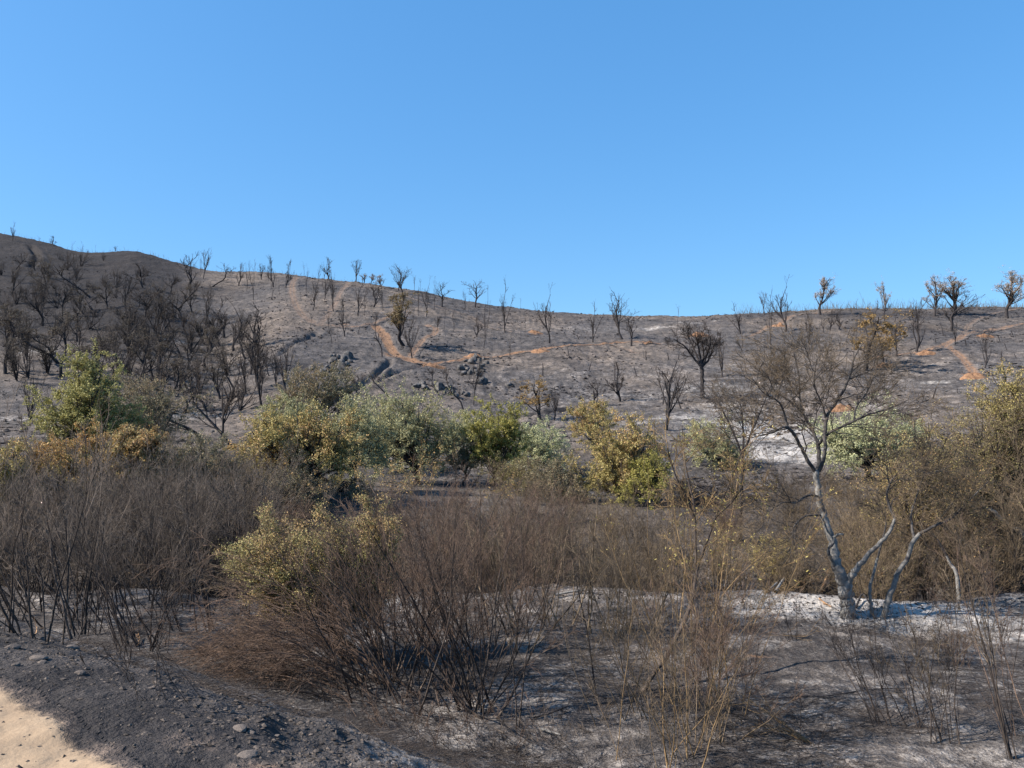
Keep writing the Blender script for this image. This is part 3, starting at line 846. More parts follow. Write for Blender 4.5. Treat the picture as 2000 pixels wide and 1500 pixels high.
bk = {}
for x, y, o in stubs: bk.setdefault(zone(dict(px=x, py=y, kind='stub', h=20)), []).append((x, o))
for zn, ls_ in bk.items():
    ls_.sort(key=lambda a: a[0])
    for k, (x, o) in enumerate(ls_):
        pre = '' if len(ls_) == 1 else ORD[k] + '-from-left '
        tag(o, f"{pre}short charred stub {zn}", 'stump', 'charred stubs on the hillside')

# ------------------------------------------------------------------ rocks and soil heaps
def rock_mesh(name, seed, m, rough=.35, sub=3, flat=.7):
    import bmesh
    bm = bmesh.new()
    bmesh.ops.create_icosphere(bm, subdivisions=sub, radius=1)
    r = np.random.default_rng(seed)
    pl = norm(r.normal(size=(9, 3))); dd = .55 + .35 * r.random(9)
    for v in bm.verts:
        c = np.array(v.co)
        for n, d in zip(pl, dd):
            k = c @ n - d
            if k > 0: c = c - n * k * .92
        c *= 1 + rough * .25 * (vn(np.array([c[0] * 2.5 + seed]), np.array([c[1] * 2.5 + c[2] * 3]))[0] - .5)
        v.co = (c[0], c[1], c[2] * flat)
    me = bpy.data.meshes.new(name); bm.to_mesh(me); bm.free(); me.materials.append(m)
    return me
ROCKS = [rock_mesh('boulder', 40 + k, M_rock, flat=.6 + .15 * (k % 3)) for k in range(6)]
def rocks(spots, lab, grp, smin, smax):
    for k_, (x, y) in enumerate(sorted(spots)):
        h = hit(x, y, 34)
        o = obj('boulder', ROCKS[r_.randrange(6)])
        s = r_.uniform(smin, smax)
        o.location = (h[0], h[1], h[2] + s * .15); o.scale = (s, s * r_.uniform(.7, 1.1), s * r_.uniform(.7, 1.5)); o.rotation_euler = (r_.uniform(-.4, .4), r_.uniform(-.4, .4), r_.uniform(0, 6))
        tag(o, lab.replace('sooty grey boulder', ORD[k_] + '-from-left sooty grey boulder').replace('dark grey boulder', ORD[k_] + '-from-left dark grey boulder').replace('low dark boulder', ORD[k_] + '-from-left low dark boulder'), 'boulder', grp)
rocks([(650, 708), (661, 702), (667, 712), (672, 705), (680, 700), (684, 708), (658, 718), (667, 722), (676, 716), (647, 700), (652, 696)], 'sooty grey boulder in the upper left rock outcrop', 'boulders of the left outcrop', .35, .8)
rocks([(612, 722), (620, 728), (630, 727), (637, 724), (644, 728), (653, 726), (660, 731), (626, 735), (636, 722), (648, 735), (668, 733)], 'sooty grey boulder in the lower row of the left outcrop', 'boulders of the lower left row', .3, .75)
rocks([(900, 722), (908, 716), (914, 724), (921, 712), (926, 720), (931, 728), (937, 706), (942, 716), (944, 702), (950, 712), (934, 735), (918, 732), (925, 705), (952, 702), (906, 730), (943, 726), (930, 700), (911, 708), (938, 722), (921, 728)], 'dark grey boulder in the rock pile below the orange bank', 'boulders of the right outcrop', .28, .65)
rocks([(815, 757), (826, 752), (830, 761), (842, 755), (870, 768), (878, 760), (905, 770), (912, 775), (936, 750), (945, 748), (995, 755), (890, 776), (880, 772), (860, 762)], 'low dark boulder scattered below the right outcrop', 'scattered boulders on the lower slope', .3, .7)
def mound(px, py, w, hgt, lab):
    h = hit(px, py, 34); n = 30
    r = np.random.default_rng(px)
    th = np.linspace(0, 2 * math.pi, 37)[:-1]; rr = np.linspace(0, 1, 12)
    T, Rr = np.meshgrid(th, rr, indexing='ij')
    x = Rr * np.cos(T) * w; y = Rr * np.sin(T) * w * .55
    sh = (1 - Rr ** 2) ** 1.2
    z = hgt * sh * (1 + 1.3 * fbm(x + px, y, 1.8 / max(w, .5) * 2, 3)) 
    gz = H(x + h[0], y + h[1]) - h[2]
    Vv = np.stack([x, y, gz + z - .04 + .02 * Rr], -1).reshape(-1, 3)
    i = np.arange(36)[:, None]; j = np.arange(11)[None]
    q = np.stack([i * 12 + j, i * 12 + j + 1, ((i + 1) % 36) * 12 + j + 1, ((i + 1) % 36) * 12 + j], -1).reshape(-1, 4)[:, ::-1]
    o = obj('soil_mound', mesh_from('soil_mound', Vv, [q], M_mound)); o.location = h
    tag(o, lab, 'mound', 'orange soil mounds')
mound(1900, 738, 1.5, .55, 'orange soil mound at the near end of the right track')
mound(1808, 692, 1.5, .45, 'orange soil mound just below the right track fork')
mound(1925, 657, 1.6, .4, 'orange soil mound above the fork of the right track')
mound(1730, 716, 1.3, .5, 'orange soil mound behind the crown of the grey tree')
mound(1268, 671, 1.0, .35, 'small orange soil mound at the end of the long bank')
mound(1046, 651, 1.4, .5, 'orange soil mound left of the upswept saddle tree')
mound(1365, 655, 1.8, .5, 'orange soil mound behind the broad dark tree')
mound(1522, 637, 1.6, .5, 'orange soil mound below the skyline track on the right')
mound(1055, 688, 1.5, .45, 'orange soil heap halfway along the long orange bank')
mound(925, 697, 1.5, .4, 'orange soil heap above the right rock pile')
mound(1645, 803, 1.3, .5, 'orange soil mound seen through the grey tree branches')
mound(848, 716, 1.5, .35, 'orange soil heap at the left end of the long bank')
# ------------------------------------------------------------------ leafy trees of the valley floor
M_f_olive = foliage('olive_leaves', (0.261, 0.219, 0.079), (0.446, 0.363, 0.145), (0.477, 0.308, 0.145), nscale=.5, p3=.2)
M_f_sage = foliage('sage_green_leaves', (0.266, 0.266, 0.146), (0.451, 0.436, 0.243), (0.403, 0.354, 0.166), nscale=.4, p3=.2)
M_f_sage2 = foliage('pale_sage_leaves', (0.322, 0.342, 0.185), (0.527, 0.520, 0.304), nscale=.5)
M_f_poplar = foliage('yellow_green_leaves', (0.205, 0.198, 0.066), (0.439, 0.397, 0.158), nscale=.7, trans=.3)
M_f_ochre = foliage('ochre_leaves', (0.264, 0.222, 0.090), (0.408, 0.330, 0.138), (0.432, 0.264, 0.108), nscale=.5, p3=.5)
M_f_orange = foliage('yellow_ochre_leaves', (0.28, 0.225, 0.095), (0.42, 0.335, 0.15), (0.36, 0.225, 0.10), nscale=.8, p3=.35)
M_f_green = foliage('olive_green_leaves', (0.183, 0.178, 0.046), (0.410, 0.363, 0.106), nscale=.7, trans=.3)
M_f_dull = foliage('dull_grey_green_leaves', (0.154, 0.144, 0.092), (0.271, 0.244, 0.152), (0.278, 0.205, 0.119), nscale=.4, p3=.4)
M_f_brown = foliage('dry_brown_leaves', (0.105, 0.082, 0.044), (0.200, 0.158, 0.084), (0.221, 0.194, 0.079), nscale=.35, p3=.45)
M_f_rust = foliage('dry_rust_leaves', (0.126, 0.082, 0.048), (0.231, 0.152, 0.089), nscale=.4)
M_f_yellow = foliage('yellow_leaves', (0.315, 0.247, 0.074), (0.483, 0.399, 0.137), nscale=.8)
M_f_willow = foliage('yellow_green_narrow_leaves', (0.274, 0.252, 0.103), (0.432, 0.396, 0.159), (0.418, 0.288, 0.138), nscale=.9, p3=.45)

def crown_tree(label, Y, base, crown, leafm, seed, nleaf=9000, lsize=.05, ncl=22, trunks=1, lobes=None, cat='tree', name='leafy_tree', tr=.085, group=None, twigm=None, trunkm=None, topflat=0.0):
    r = np.random.default_rng(seed)
    bx, by = base
    if Y is None:
        b = hit(bx, by, 34); Y = b[1]
    else:
        X = (bx - 1000) / F * Y; b = np.array([X, Y, ground(X, Y)])
    lob = lobes or [crown]
    C = []
    for (cx, cy, w, h) in lob:
        c0 = at(cx, cy, Y); rx = w / 2 / F * Y * 1.32; rz = h / 2 / F * Y * 1.22; ry = rx * .85
        k = max(4, int(ncl * w * h / sum(l[2] * l[3] for l in lob)))
        d = norm(r.normal(size=(k, 3)) + np.array([0, 0, .25]))
        rad = (.50 + .42 * r.random(k) ** .6)[:, None]
        C.append(np.c_[c0[None] + d * rad * np.array([rx, ry, rz]), np.full(k, min(rx, rz * 1.3))])
    C = np.vstack(C); cs = C[:, 3]; C = C[:, :3]
    root = empty(name, b)
    P = []; R = []
    ctr = C.mean(0)
    zc = C[:, 2].min()
    for k in range(trunks):
        f = np.array([b[0] + (ctr[0] - b[0]) * .3 + r.normal() * .15, b[1] + r.normal() * .1, b[2] + max(.5, (zc - b[2]) * r.uniform(.55, .95))])
        p, q = resample([b + [r.normal() * .12 * (trunks > 1), 0, -.15], b + [r.normal() * .1, 0, .25], f * .55 + b * .45 + r.normal(size=3) * .1, f], [tr * 1.5, tr * 1.2, tr * .95, tr * .8], 8)
        P.append(p); R.append(q)
    P = np.array(P); R = np.array(R)
    LP = []; LR = []
    for c in C:
        k = r.integers(trunks); s = P[k, -1 if r.random() < .7 else 5]
        mid = s * .45 + c * .55 + np.array([0, 0, -.12 * np.linalg.norm(c - s)]) + r.normal(size=3) * .12
        p, q = resample([s, s * .75 + mid * .25 + r.normal(size=3) * .05, mid, c], [tr * .62, tr * .5, tr * .33, tr * .14], 8)
        LP.append(p); LR.append(q)
    LP = np.array(LP) - b; LR = np.array(LR); P = P - b
    V, Fq = tube_arrays([(P, R, 8), (LP, LR, 5)])
    obj('trunk', mesh_from('trunk', V, Fq, trunkm or M_char), root)
    bl = float(np.mean(cs)) * .80; nleaf = int(nleaf * 3.6); lsize = lsize * .84
    B, BR = spawn(LP, LR, 9, .55, 1.0, (.4, 1.5), 1, 5, .2, .02, .5, .3, r, base_len=bl, fall=.2)
    D, DR = spawn(B, np.maximum(BR, .006), 5, .3, 1.0, (.3, 1.1), .55, 4, .2, .04, .6, .4, r, fall=.3)
    V, Fq = tube_arrays([(B, np.maximum(BR, .008), 3), (D, np.maximum(DR, .005), 3)])
    obj('branches', mesh_from('branches', V, Fq, twigm or M_twig_dark), root)
    # leaves gathered along the outer twigs; some twigs carry few
    wgt = r.random(len(D)) ** .8
    wgt /= wgt.sum()
    pick = r.choice(len(D), nleaf, p=wgt); seg = r.random(nleaf) * 2.98
    i = seg.astype(int); f = (seg - i)[:, None]
    c = D[pick, i] * (1 - f) + D[pick, i + 1] * f + r.normal(size=(nleaf, 3)) * .05 * np.array([1, 1, 1])
    LV, LF = leaves(c, lsize, r)
    obj('foliage', mesh_from('foliage', LV, LF, leafm, smooth=False), root)
    tag(root, label, cat, group)
    return root

def T(*a, **k): crown_tree(*a, **k)
T('tall yellow-green leafy tree standing highest at the left of the valley', 40, (172, 900), None, M_f_poplar, 1, 15000, .052, 46, lobes=[(180, 708, 74, 78), (185, 745, 105, 90), (150, 790, 115, 80), (190, 800, 130, 120), (135, 830, 90, 80), (215, 840, 80, 70)], tr=.11)
T('dull grey-green rounded tree right of the tall yellow-green tree', 46, (300, 900), (292, 812, 120, 112), M_f_dull, 2, 9000, .045, 26, trunkm=None, twigm=M_twig_grey)
T('wide olive and ochre bush crown below the tall yellow-green tree', 30, (175, 1000), None, M_f_ochre, 3, 15000, .042, 44, lobes=[(190, 868, 150, 64), (110, 890, 130, 60), (200, 905, 150, 60)])
T('dull olive bush crown spreading at the far left edge', 29, (30, 1020), None, M_f_olive, 33, 8000, .04, 24, lobes=[(20, 905, 120, 60), (70, 930, 120, 60)])
T('faded olive shrub top between the orange-yellow bush and the ochre tree', 31, (400, 1000), None, M_f_dull, 34, 10000, .038, 34, lobes=[(400, 900, 120, 70), (450, 925, 90, 80), (345, 905, 90, 60)], twigm=M_twig_grey)
T('small orange-yellow leafed bush crown right below the tall tree', 29.5, (262, 950), None, M_f_orange, 4, 4600, .048, 14, lobes=[(258, 872, 100, 50), (300, 845, 26, 60)])
T('olive ochre wide crowned tree, leftmost of the valley tree row', None, (612, 975), None, M_f_olive, 5, 15000, .048, 44, trunks=2, lobes=[(560, 855, 160, 100), (630, 850, 90, 84), (530, 880, 80, 70)], tr=.12)
T('grey-green and yellowish tree behind the ochre crown, above the row', 60, (622, 850), (622, 775, 120, 80), M_f_dull, 6, 8000, .06, 24)
T('pale sage tree rising behind the ochre crown', 57, (595, 870), (588, 815, 120, 60), M_f_sage, 7, 6500, .055, 18)
T('sage green tree touching the wide green tree on its left side', None, (690, 955), (692, 850, 104, 116), M_f_sage, 8, 9500, .046, 26, trunks=2, tr=.09)
T('wide domed sage green tree in the middle of the row on leaning trunks', None, (815, 947), None, M_f_sage, 9, 17000, .046, 50, trunks=3, lobes=[(798, 838, 180, 110), (745, 862, 95, 75), (855, 866, 85, 75), (790, 812, 130, 60)], tr=.10)
T('pale olive small tree behind the dark spindly tree', 54, (905, 900), (905, 835, 60, 64), M_f_sage, 10, 3500, .05, 12)
T('dark spindly small tree between the domed tree and the yellow-green one', None, (905, 950), (908, 885, 54, 80), M_f_dull, 11, 2600, .04, 14, tr=.06)
T('dense yellow-green tree with an upright crown on two short trunks', None, (962, 950), None, M_f_green, 12, 10500, .05, 30, trunks=2, lobes=[(960, 832, 90, 90), (955, 880, 60, 60), (1000, 830, 40, 50)], tr=.08)
T('bright sage open crowned small tree right of the dense yellow-green tree', None, (1048, 930), None, M_f_sage2, 13, 7500, .045, 24, lobes=[(1045, 860, 90, 66), (1020, 880, 60, 40), (1080, 890, 50, 40)], tr=.07)
T('grey-green crown closing the gap between the sage tree and the domed tree', 50, (735, 950), (738, 838, 80, 84), M_f_sage, 41, 5200, .046, 16, tr=.06)
T('brownish low bush under the bright sage tree and the green tree', 41, (1010, 985), (1010, 935, 110, 60), M_f_brown, 42, 4200, .036, 18, cat='bush', name='leafy_bush', tr=.04, twigm=M_twig_brown)
T('low olive bush at the feet of the ochre crowned tree', 37, (640, 1010), (620, 955, 90, 60), M_f_olive, 43, 4200, .036, 16, cat='bush', name='leafy_bush', tr=.04, twigm=M_twig_brown)
T('pale olive rounded tree on the slope edge below the bare tree', 56, (1160, 880), (1155, 824, 76, 60), M_f_olive, 14, 5000, .05, 16)
T('wide ochre and olive tree with V-shaped trunks left of the yellow saplings', 38, (1215, 1000), None, M_f_olive, 15, 13000, .046, 42, trunks=3, lobes=[(1215, 850, 110, 80), (1180, 900, 90, 90), (1240, 890, 80, 80), (1210, 945, 100, 60)], tr=.08, twigm=M_twig_brown)
T('fresh green bush at the right foot of the wide ochre tree', 36, (1268, 990), (1262, 932, 66, 70), M_f_green, 16, 4200, .042, 14)
T('pale sage crown with yellow tips behind the yellow saplings', 52, (1392, 930), None, M_f_sage, 17, 8000, .048, 24, lobes=[(1385, 860, 90, 70), (1420, 870, 60, 70)])
T('wide bright sage tree behind the forks of the large grey tree', 44, (1690, 940), None, M_f_sage2, 18, 13000, .05, 40, trunks=2, lobes=[(1690, 855, 150, 90), (1640, 880, 90, 80), (1750, 860, 90, 70)], tr=.1)
T('yellow-green leafed twiggy tree right of the large grey tree', 25, (1790, 1090), None, M_f_olive, 19, 5200, .024, 44, trunks=2, lobes=[(1800, 880, 150, 110), (1740, 950, 90, 90), (1850, 930, 120, 120)], twigm=M_twig_brown, tr=.06)
T('large tree with an ochre-green top at the right edge of the photo', 27, (2015, 1060), None, M_f_olive, 20, 9000, .030, 40, trunks=2, lobes=[(1978, 742, 80, 70), (1975, 790, 110, 80), (2030, 760, 90, 100)], twigm=M_twig_brown, tr=.10)
T('brown twiggy tree with sparse ochre leaves filling the right edge', 26, (1965, 1080), None, M_f_brown, 25, 9000, .026, 60, trunks=3, lobes=[(1960, 850, 150, 130), (1910, 900, 120, 120), (2030, 860, 120, 200)], twigm=M_twig_brown, tr=.07)
T('grey-green willow bush in front of the ochre tree trunk', 33, (560, 1020), (556, 965, 120, 100), M_f_dull, 21, 9000, .034, 26, cat='bush', name='leafy_bush', tr=.04, twigm=M_twig_grey)
T('low green-grey bush right of the grey willow bush', 36, (665, 1010), (668, 985, 100, 60), M_f_dull, 22, 5500, .036, 18, cat='bush', name='leafy_bush', tr=.04)
T('dark green bush below the bright sage tree', 38, (1085, 1000), (1085, 950, 90, 70), M_f_dull, 23, 5500, .038, 18, cat='bush', name='leafy_bush', tr=.04)
T('small olive bush near the right end of the brown thicket', 25.5, (1505, 1110), (1508, 1085, 60, 60), M_f_olive, 24, 2300, .022, 14, cat='bush', name='leafy_bush', tr=.03, twigm=M_twig_brown)

# ------------------------------------------------------------------ stemmed shrubs
def stems(n, br, mean, spread, L, N, wig, trop, r0, rng, elong=1.0):
    o = np.c_[rng.normal(size=n) * br * elong, rng.normal(size=n) * br, np.full(n, -.06)]
    d = norm(np.array(mean, float)[None] + rng.normal(size=(n, 3)) * spread * np.array([1, .8, .25]) + np.c_[o[:, :2] * .25, np.zeros(n)])
    Lg = L[0] + (L[1] - L[0]) * rng.random(n)
    O = np.empty((n, N, 3)); O[:, 0] = o
    up = np.array([0, 0, 1.])
    for k in range(1, N):
        d = norm(d + wig * rng.normal(size=(n, 3)) + trop * up)
        O[:, k] = O[:, k - 1] + d * (Lg / (N - 1))[:, None]
    R = (r0 * (.45 + 1.0 * rng.random(n) ** 1.5))[:, None] * np.linspace(1, .22, N)[None]
    return O, R

def shrub_meshes(seed, n, br, mean, spread, L, r0, sub=(7, 5, 0), subang=(.2, .6), lr=(.42, .5), trop=0.02, wig=.075, stemm=None, twigm=None, leafm=None, nleaf=0, lsize=.02, elong=1., minr=.0022, t0=.25, ttrop=.03, ls=.03, tiponly=False, leaf_t=0.0):
    r = np.random.default_rng(seed)
    P, R = stems(n, br, mean, spread, L, 9, wig, trop, r0, r, elong)
    V, Fq = tube_arrays([(P, R, 6)])
    out = {'stems': mesh_from('stems', V, Fq, stemm)}
    B, BR = spawn(P, R, sub[0], t0, .98, subang, lr[0], 6, .09, ttrop, .55, .35, r, fall=.55)
    S = [(B, np.maximum(BR, minr * 1.5), 3)]
    last = B
    if sub[1]:
        D, DR = spawn(B, BR, sub[1], .2, 1.0, (.25, .75), lr[1], 4, .12, ttrop, .6, .45, r, fall=.4)
        S.append((D, np.maximum(DR, minr), 3)); last = D
    if sub[2]:
        E, ER = spawn(D, DR, sub[2], .2, 1.0, (.25, .8), .6, 3, .14, ttrop, .7, .6, r, fall=.3)
        S.append((E, np.maximum(ER, minr * .85), 3)); last = E
    # twigs never dive below the ground near the base
    V, Fq = tube_arrays(S)
    V[:, 2] = np.maximum(V[:, 2], .01 + 0 * V[:, 2])
    out['twigs'] = mesh_from('twigs', V, Fq, twigm)
    if leafm is not None and nleaf:
        cand = last.reshape(-1, 3)
        if leaf_t > 0: cand = cand[cand[:, 2] > np.quantile(cand[:, 2], leaf_t)]
        c = cand[r.integers(0, len(cand), nleaf)] + r.normal(size=(nleaf, 3)) * ls
        LV, LF = leaves(c, lsize, r, aspect=.32)
        out['foliage'] = mesh_from('foliage', LV, LF, leafm, smooth=False)
    return out

# background thicket: eight shapes, copied along the stream bed
TH = []
specs = [
 (M_stem_dark, M_twig_grey, M_f_dull, 1600, .019), (M_stem_dark, M_twig_grey, M_f_brown, 1600, .018), (M_stem_dark, M_twig_dark, M_f_brown, 1200, .018),
 (M_stem_dark, M_twig_red, M_f_rust, 1500, .016), (M_stem_dark, M_twig_brown, M_f_brown, 1500, .016), (M_stem_dark, M_twig_red, M_f_rust, 900, .016),
 (M_twig_brown, M_twig_brown, M_f_olive, 2200, .020), (M_stem_dark, M_twig_brown, M_f_ochre, 2600, .020)]
for k, (sm, tm, lm, nl, ls_) in enumerate(specs):
    TH.append(shrub_meshes(500 + k, 30, .34, (0.05 * (k % 3 - 1), 0, 1), .30, (2.6, 4.4), .020, (8, 6, 4), (.25, .75), (.40, .50), .02, .06, sm, tm, lm, nl, ls_, minr=.0032, t0=.18, ls=.05))
TOPX = [-100, 100, 250, 350, 470, 520, 600, 700, 760, 850, 1000, 1100, 1150, 1300, 1450, 1550, 1650, 1750, 1900, 2100]
TOPY = [852, 858, 856, 840, 860, 930, 965, 960, 965, 945, 938, 942, 962, 968, 960, 935, 915, 890, 850, 800]
rowinfo = [(23.6, 70, 2.0, 'front'), (26.3, 30, 2.1, 'second'), (29.6, 10, 2.3, 'third'), (33.0, 0, 2.4, 'rear'), (36.6, 5, 2.3, 'farthest')]
MASSES = [(-999, 500, 'of the dark left thicket'), (500, 1140, 'of the reddish middle thicket'), (1140, 1560, 'of the grey-brown thicket right of centre'), (1560, 9999, 'of the yellowish right thicket')]
LOOKS = ['dense grey twiggy shrub', 'dense grey-brown twiggy shrub', 'blackened twiggy shrub', 'reddish brown twiggy shrub', 'brown twiggy shrub', 'sparse reddish brown shrub', 'tan stemmed shrub with olive leaves', 'brown shrub with ochre leaves']
SH = []
for ri, (Y0, low, step, rn) in enumerate(rowinfo):
    x = -0.70 * Y0
    while x < 0.72 * Y0:
        Y = Y0 + r_.uniform(-.9, .9); X = x + r_.uniform(-.4, .4)
        px = 1000 + F * X / Y
        tp = np.interp(px, TOPX, TOPY) + low * r_.uniform(.7, 1.3) + r_.uniform(-20, 38)
        zb = ground(X, Y); zt = z_of(tp, Y); h = zt - zb
        x += step * r_.uniform(.75, 1.2)
        if ri == 4 and 560 < px < 1120 and r_.random() < .15: continue
        if 1150 < px < 1480 and ri == 0 and r_.random() < .35: continue
        if h < .7: continue
        if h < 1.4: h = 1.4
        if px < 500: k = r_.choice([0, 1, 3, 6, 4, 6, 7] if ri > 1 else [0, 1, 1, 2, 3, 4])
        elif px < 1140: k = r_.choice([3, 4, 3, 5, 1])
        elif px < 1560: k = r_.choice([1, 4, 0, 4, 5])
        else: k = r_.choice([4, 6, 7, 6, 4, 7])
        root = empty('thicket_shrub', (X, Y, zb - .05), r_.uniform(0, 6.28))
        s = h / 4.35
        root.scale = (s * r_.uniform(.85, 1.1) ** .5 * (1.0 if h > 3.5 else 1.12), s * 1.05, s)
        for pn, me_ in TH[k].items(): obj(pn, me_, root)
        SH.append((px, ri, k, root))
cnt = {}
for px, ri, k, root in SH:
    mass = next(m for m in MASSES if m[0] <= px < m[1])
    cnt.setdefault((mass[2], ri, k), []).append((px, root))
for (mass, ri, k), lst in cnt.items():
    lst.sort(key=lambda a: a[0])
    for q, (px, root) in enumerate(lst):
        pre = '' if len(lst) == 1 else ['left', 'right'][q] + ' ' if len(lst) == 2 else ORD[q] + '-from-left '
        tag(root, f"{pre}{LOOKS[k]} in the {rowinfo[ri][3]} row {mass}", 'shrub', 'twiggy shrubs along the stream bed')

def clump(label, base, name='burnt_shrub', cat='shrub', world=None, **kw):
    b = world if world is not None else hit(base[0], base[1], 4)
    me_ = shrub_meshes(**kw)
    root = empty(name, (b[0], b[1], b[2]))
    for pn, m_ in me_.items(): obj(pn, m_, root)
    tag(root, label, cat)
    return root
SD, TD, TB, TR_, TG, GO = M_stem_dark, M_twig_dark, M_twig_brown, M_twig_red, M_twig_grey, M_twig_gold

# ---- the big bare willow clumps left of centre
clump('large fan of dark bare stems with reddish twigs, left of centre', (775, 1350), seed=601, n=52, br=.42, mean=(-.05, 0, 1), spread=.26, L=(2.2, 3.5), r0=.017, sub=(7, 4, 2), stemm=SD, twigm=TR_, elong=1.5, subang=(.15, .5), t0=.25, ls=.02, trop=.0)
clump('spreading clump of long bare brown stems fanning right', (925, 1392), seed=602, n=28, br=.20, mean=(.02, .05, 1), spread=.42, L=(2.4, 3.9), r0=.017, sub=(7, 4, 2), stemm=SD, twigm=TR_, subang=(.15, .5), ls=.02)
clump('tall reddish bare shrub behind the spreading brown clump', (905, 1270), seed=603, n=34, br=.6, mean=(-.12, 0, 1), spread=.25, L=(2.7, 3.9), r0=.015, sub=(7, 5, 3), stemm=SD, twigm=TR_, elong=1.6, leafm=M_f_rust, nleaf=1200, lsize=.013)
clump('brown bare shrub with tan broken stems right of the reddish one', (1070, 1225), seed=604, n=36, br=.5, mean=(-.12, 0, 1), spread=.24, L=(2.2, 3.5), r0=.018, sub=(7, 5, 3), stemm=TB, twigm=TB, elong=1.6, leafm=M_f_brown, nleaf=1500, lsize=.014)
clump('low mound of arching rust brown stems bowed to the left', (735, 1345), seed=605, n=48, br=.30, mean=(-.75, 0, .85), spread=.26, L=(2.4, 4.0), r0=.012, sub=(9, 4, 2), stemm=TR_, twigm=TR_, trop=-.13, wig=.03, subang=(.12, .45), ttrop=-.06, elong=1.5, leafm=M_f_rust, nleaf=2500, lsize=.011)
clump('smaller arching rust brown clump sweeping down towards the bank', (610, 1335), seed=606, n=40, br=.35, mean=(-.7, .05, .7), spread=.30, L=(1.5, 2.6), r0=.009, sub=(9, 5, 2), stemm=TR_, twigm=TR_, trop=-.12, wig=.03, subang=(.12, .5), ttrop=-.05, elong=1.4, leafm=M_f_rust, nleaf=3000, lsize=.011)
clump('bowed shrub of tan stems arching left below the green willow', (700, 1280), seed=607, n=24, br=.3, mean=(-.70, .1, 1), spread=.22, L=(2.4, 3.4), r0=.010, sub=(8, 4, 2), stemm=TB, twigm=TB, trop=-.13, wig=.03, subang=(.12, .4), ttrop=-.06)
crown_tree('drooping willow with yellow-green narrow leaves left of centre', 15.4, (690, 1270), None, M_f_willow, 31, 17000, .019, 60, trunks=4, cat='shrub', name='willow_shrub', tr=.018, twigm=TB, trunkm=TB,
           lobes=[(530, 1050, 110, 70), (600, 1065, 150, 80), (505, 1095, 100, 70), (560, 1125, 120, 70), (482, 1075, 60, 50)])
crown_tree('ochre-green willow crown directly right of the drooping willow', 15.8, (740, 1270), None, M_f_willow, 32, 15000, .019, 52, trunks=3, cat='shrub', name='willow_shrub', tr=.018, twigm=TB, trunkm=TB,
           lobes=[(670, 1035, 130, 60), (705, 1075, 90, 90), (685, 1140, 90, 70), (735, 1005, 60, 70)])
clump('yellow leafed sprigs rising above the willow crown', (800, 1170), name='willow_shrub', world=np.array([-3.0, 21.5, ground(-3.0, 21.5)]), seed=610, n=12, br=.5, mean=(0, 0, 1), spread=.14, L=(3.6, 4.4), r0=.012, sub=(7, 4, 0), stemm=TB, twigm=TB, elong=1.8,
      leafm=M_f_ochre, nleaf=2200, lsize=.026, ls=.04, leaf_t=.60)
# ---- leaning blackened stems at the left
clump('clump of black poles leaning left on the bank top', (238, 1264), seed=620, n=15, br=.12, mean=(-.45, 0, 1), spread=.14, L=(2.4, 3.7), r0=.020, sub=(6, 5, 3), stemm=SD, twigm=TG, t0=.45, subang=(.2, .6))
clump('black poles spreading both ways beside the left leaning clump', (292, 1272), seed=621, n=14, br=.16, mean=(.12, 0, 1), spread=.34, L=(2.0, 3.2), r0=.016, sub=(5, 4, 3), stemm=SD, twigm=TG, t0=.45)
clump('black poles leaning left at the back of the left terrace', (415, 1232), seed=622, n=18, br=.40, mean=(-.22, .05, 1), spread=.12, L=(3.0, 4.2), r0=.020, sub=(6, 5, 3), stemm=SD, twigm=TG, elong=1.5, t0=.45)
clump('scorched black clump at the left edge of the bank', (62, 1246), seed=623, n=22, br=.25, mean=(-.25, 0, 1), spread=.35, L=(1.6, 3.0), r0=.015, sub=(6, 5, 3), stemm=SD, twigm=TG, t0=.35)
clump('thin black clump between the two left clumps', (160, 1240), seed=624, n=12, br=.25, mean=(-.15, 0, 1), spread=.30, L=(1.8, 3.2), r0=.013, sub=(6, 5, 2), stemm=SD, twigm=TG, t0=.4)
clump('grey twiggy shrub behind the left leaning poles', (190, 1195), seed=625, n=30, br=.8, mean=(-.1, 0, 1), spread=.28, L=(2.4, 4.2), r0=.016, sub=(8, 6, 4), stemm=SD, twigm=TG, elong=2.0, leafm=M_f_brown, nleaf=1200, lsize=.012)
clump('dark twiggy shrub on the far left of the terrace', (40, 1195), seed=626, n=28, br=.7, mean=(-.1, 0, 1), spread=.30, L=(2.4, 4.0), r0=.016, sub=(8, 6, 4), stemm=SD, twigm=TG, elong=1.8)
clump('grey-brown shrub behind the back terrace poles', (330, 1190), seed=627, n=28, br=.7, mean=(-.05, 0, 1), spread=.30, L=(2.6, 4.2), r0=.016, sub=(8, 6, 4), stemm=SD, twigm=TG, elong=1.8, leafm=M_f_brown, nleaf=1200, lsize=.012)
# ---- yellow barked saplings right of centre
clump('yellow barked sapling clump nearest the camera right of centre', (1300, 1490), seed=630, n=18, br=.22, mean=(-.02, 0, 1), spread=.27, L=(1.3, 2.7), r0=.008, sub=(9, 4, 2), stemm=GO, twigm=TB, subang=(.3, .75), lr=(.26, .5), elong=1.3)
clump('brown stemmed clump just left behind the yellow saplings', (1225, 1400), seed=631, n=14, br=.20, mean=(-.1, 0, 1), spread=.30, L=(2.0, 3.3), r0=.009, sub=(8, 4, 2), stemm=TB, twigm=TB, subang=(.3, .7), lr=(.28, .5))
clump('tall yellow twigged saplings with a few green leaves right of centre', (1385, 1375), seed=632, n=16, br=.26, mean=(-.02, 0, 1), spread=.12, L=(2.2, 4.6), r0=.009, sub=(10, 5, 3), stemm=GO, twigm=GO, subang=(.3, .7), lr=(.22, .5), leafm=M_f_yellow, nleaf=500, lsize=.022, leaf_t=.55)
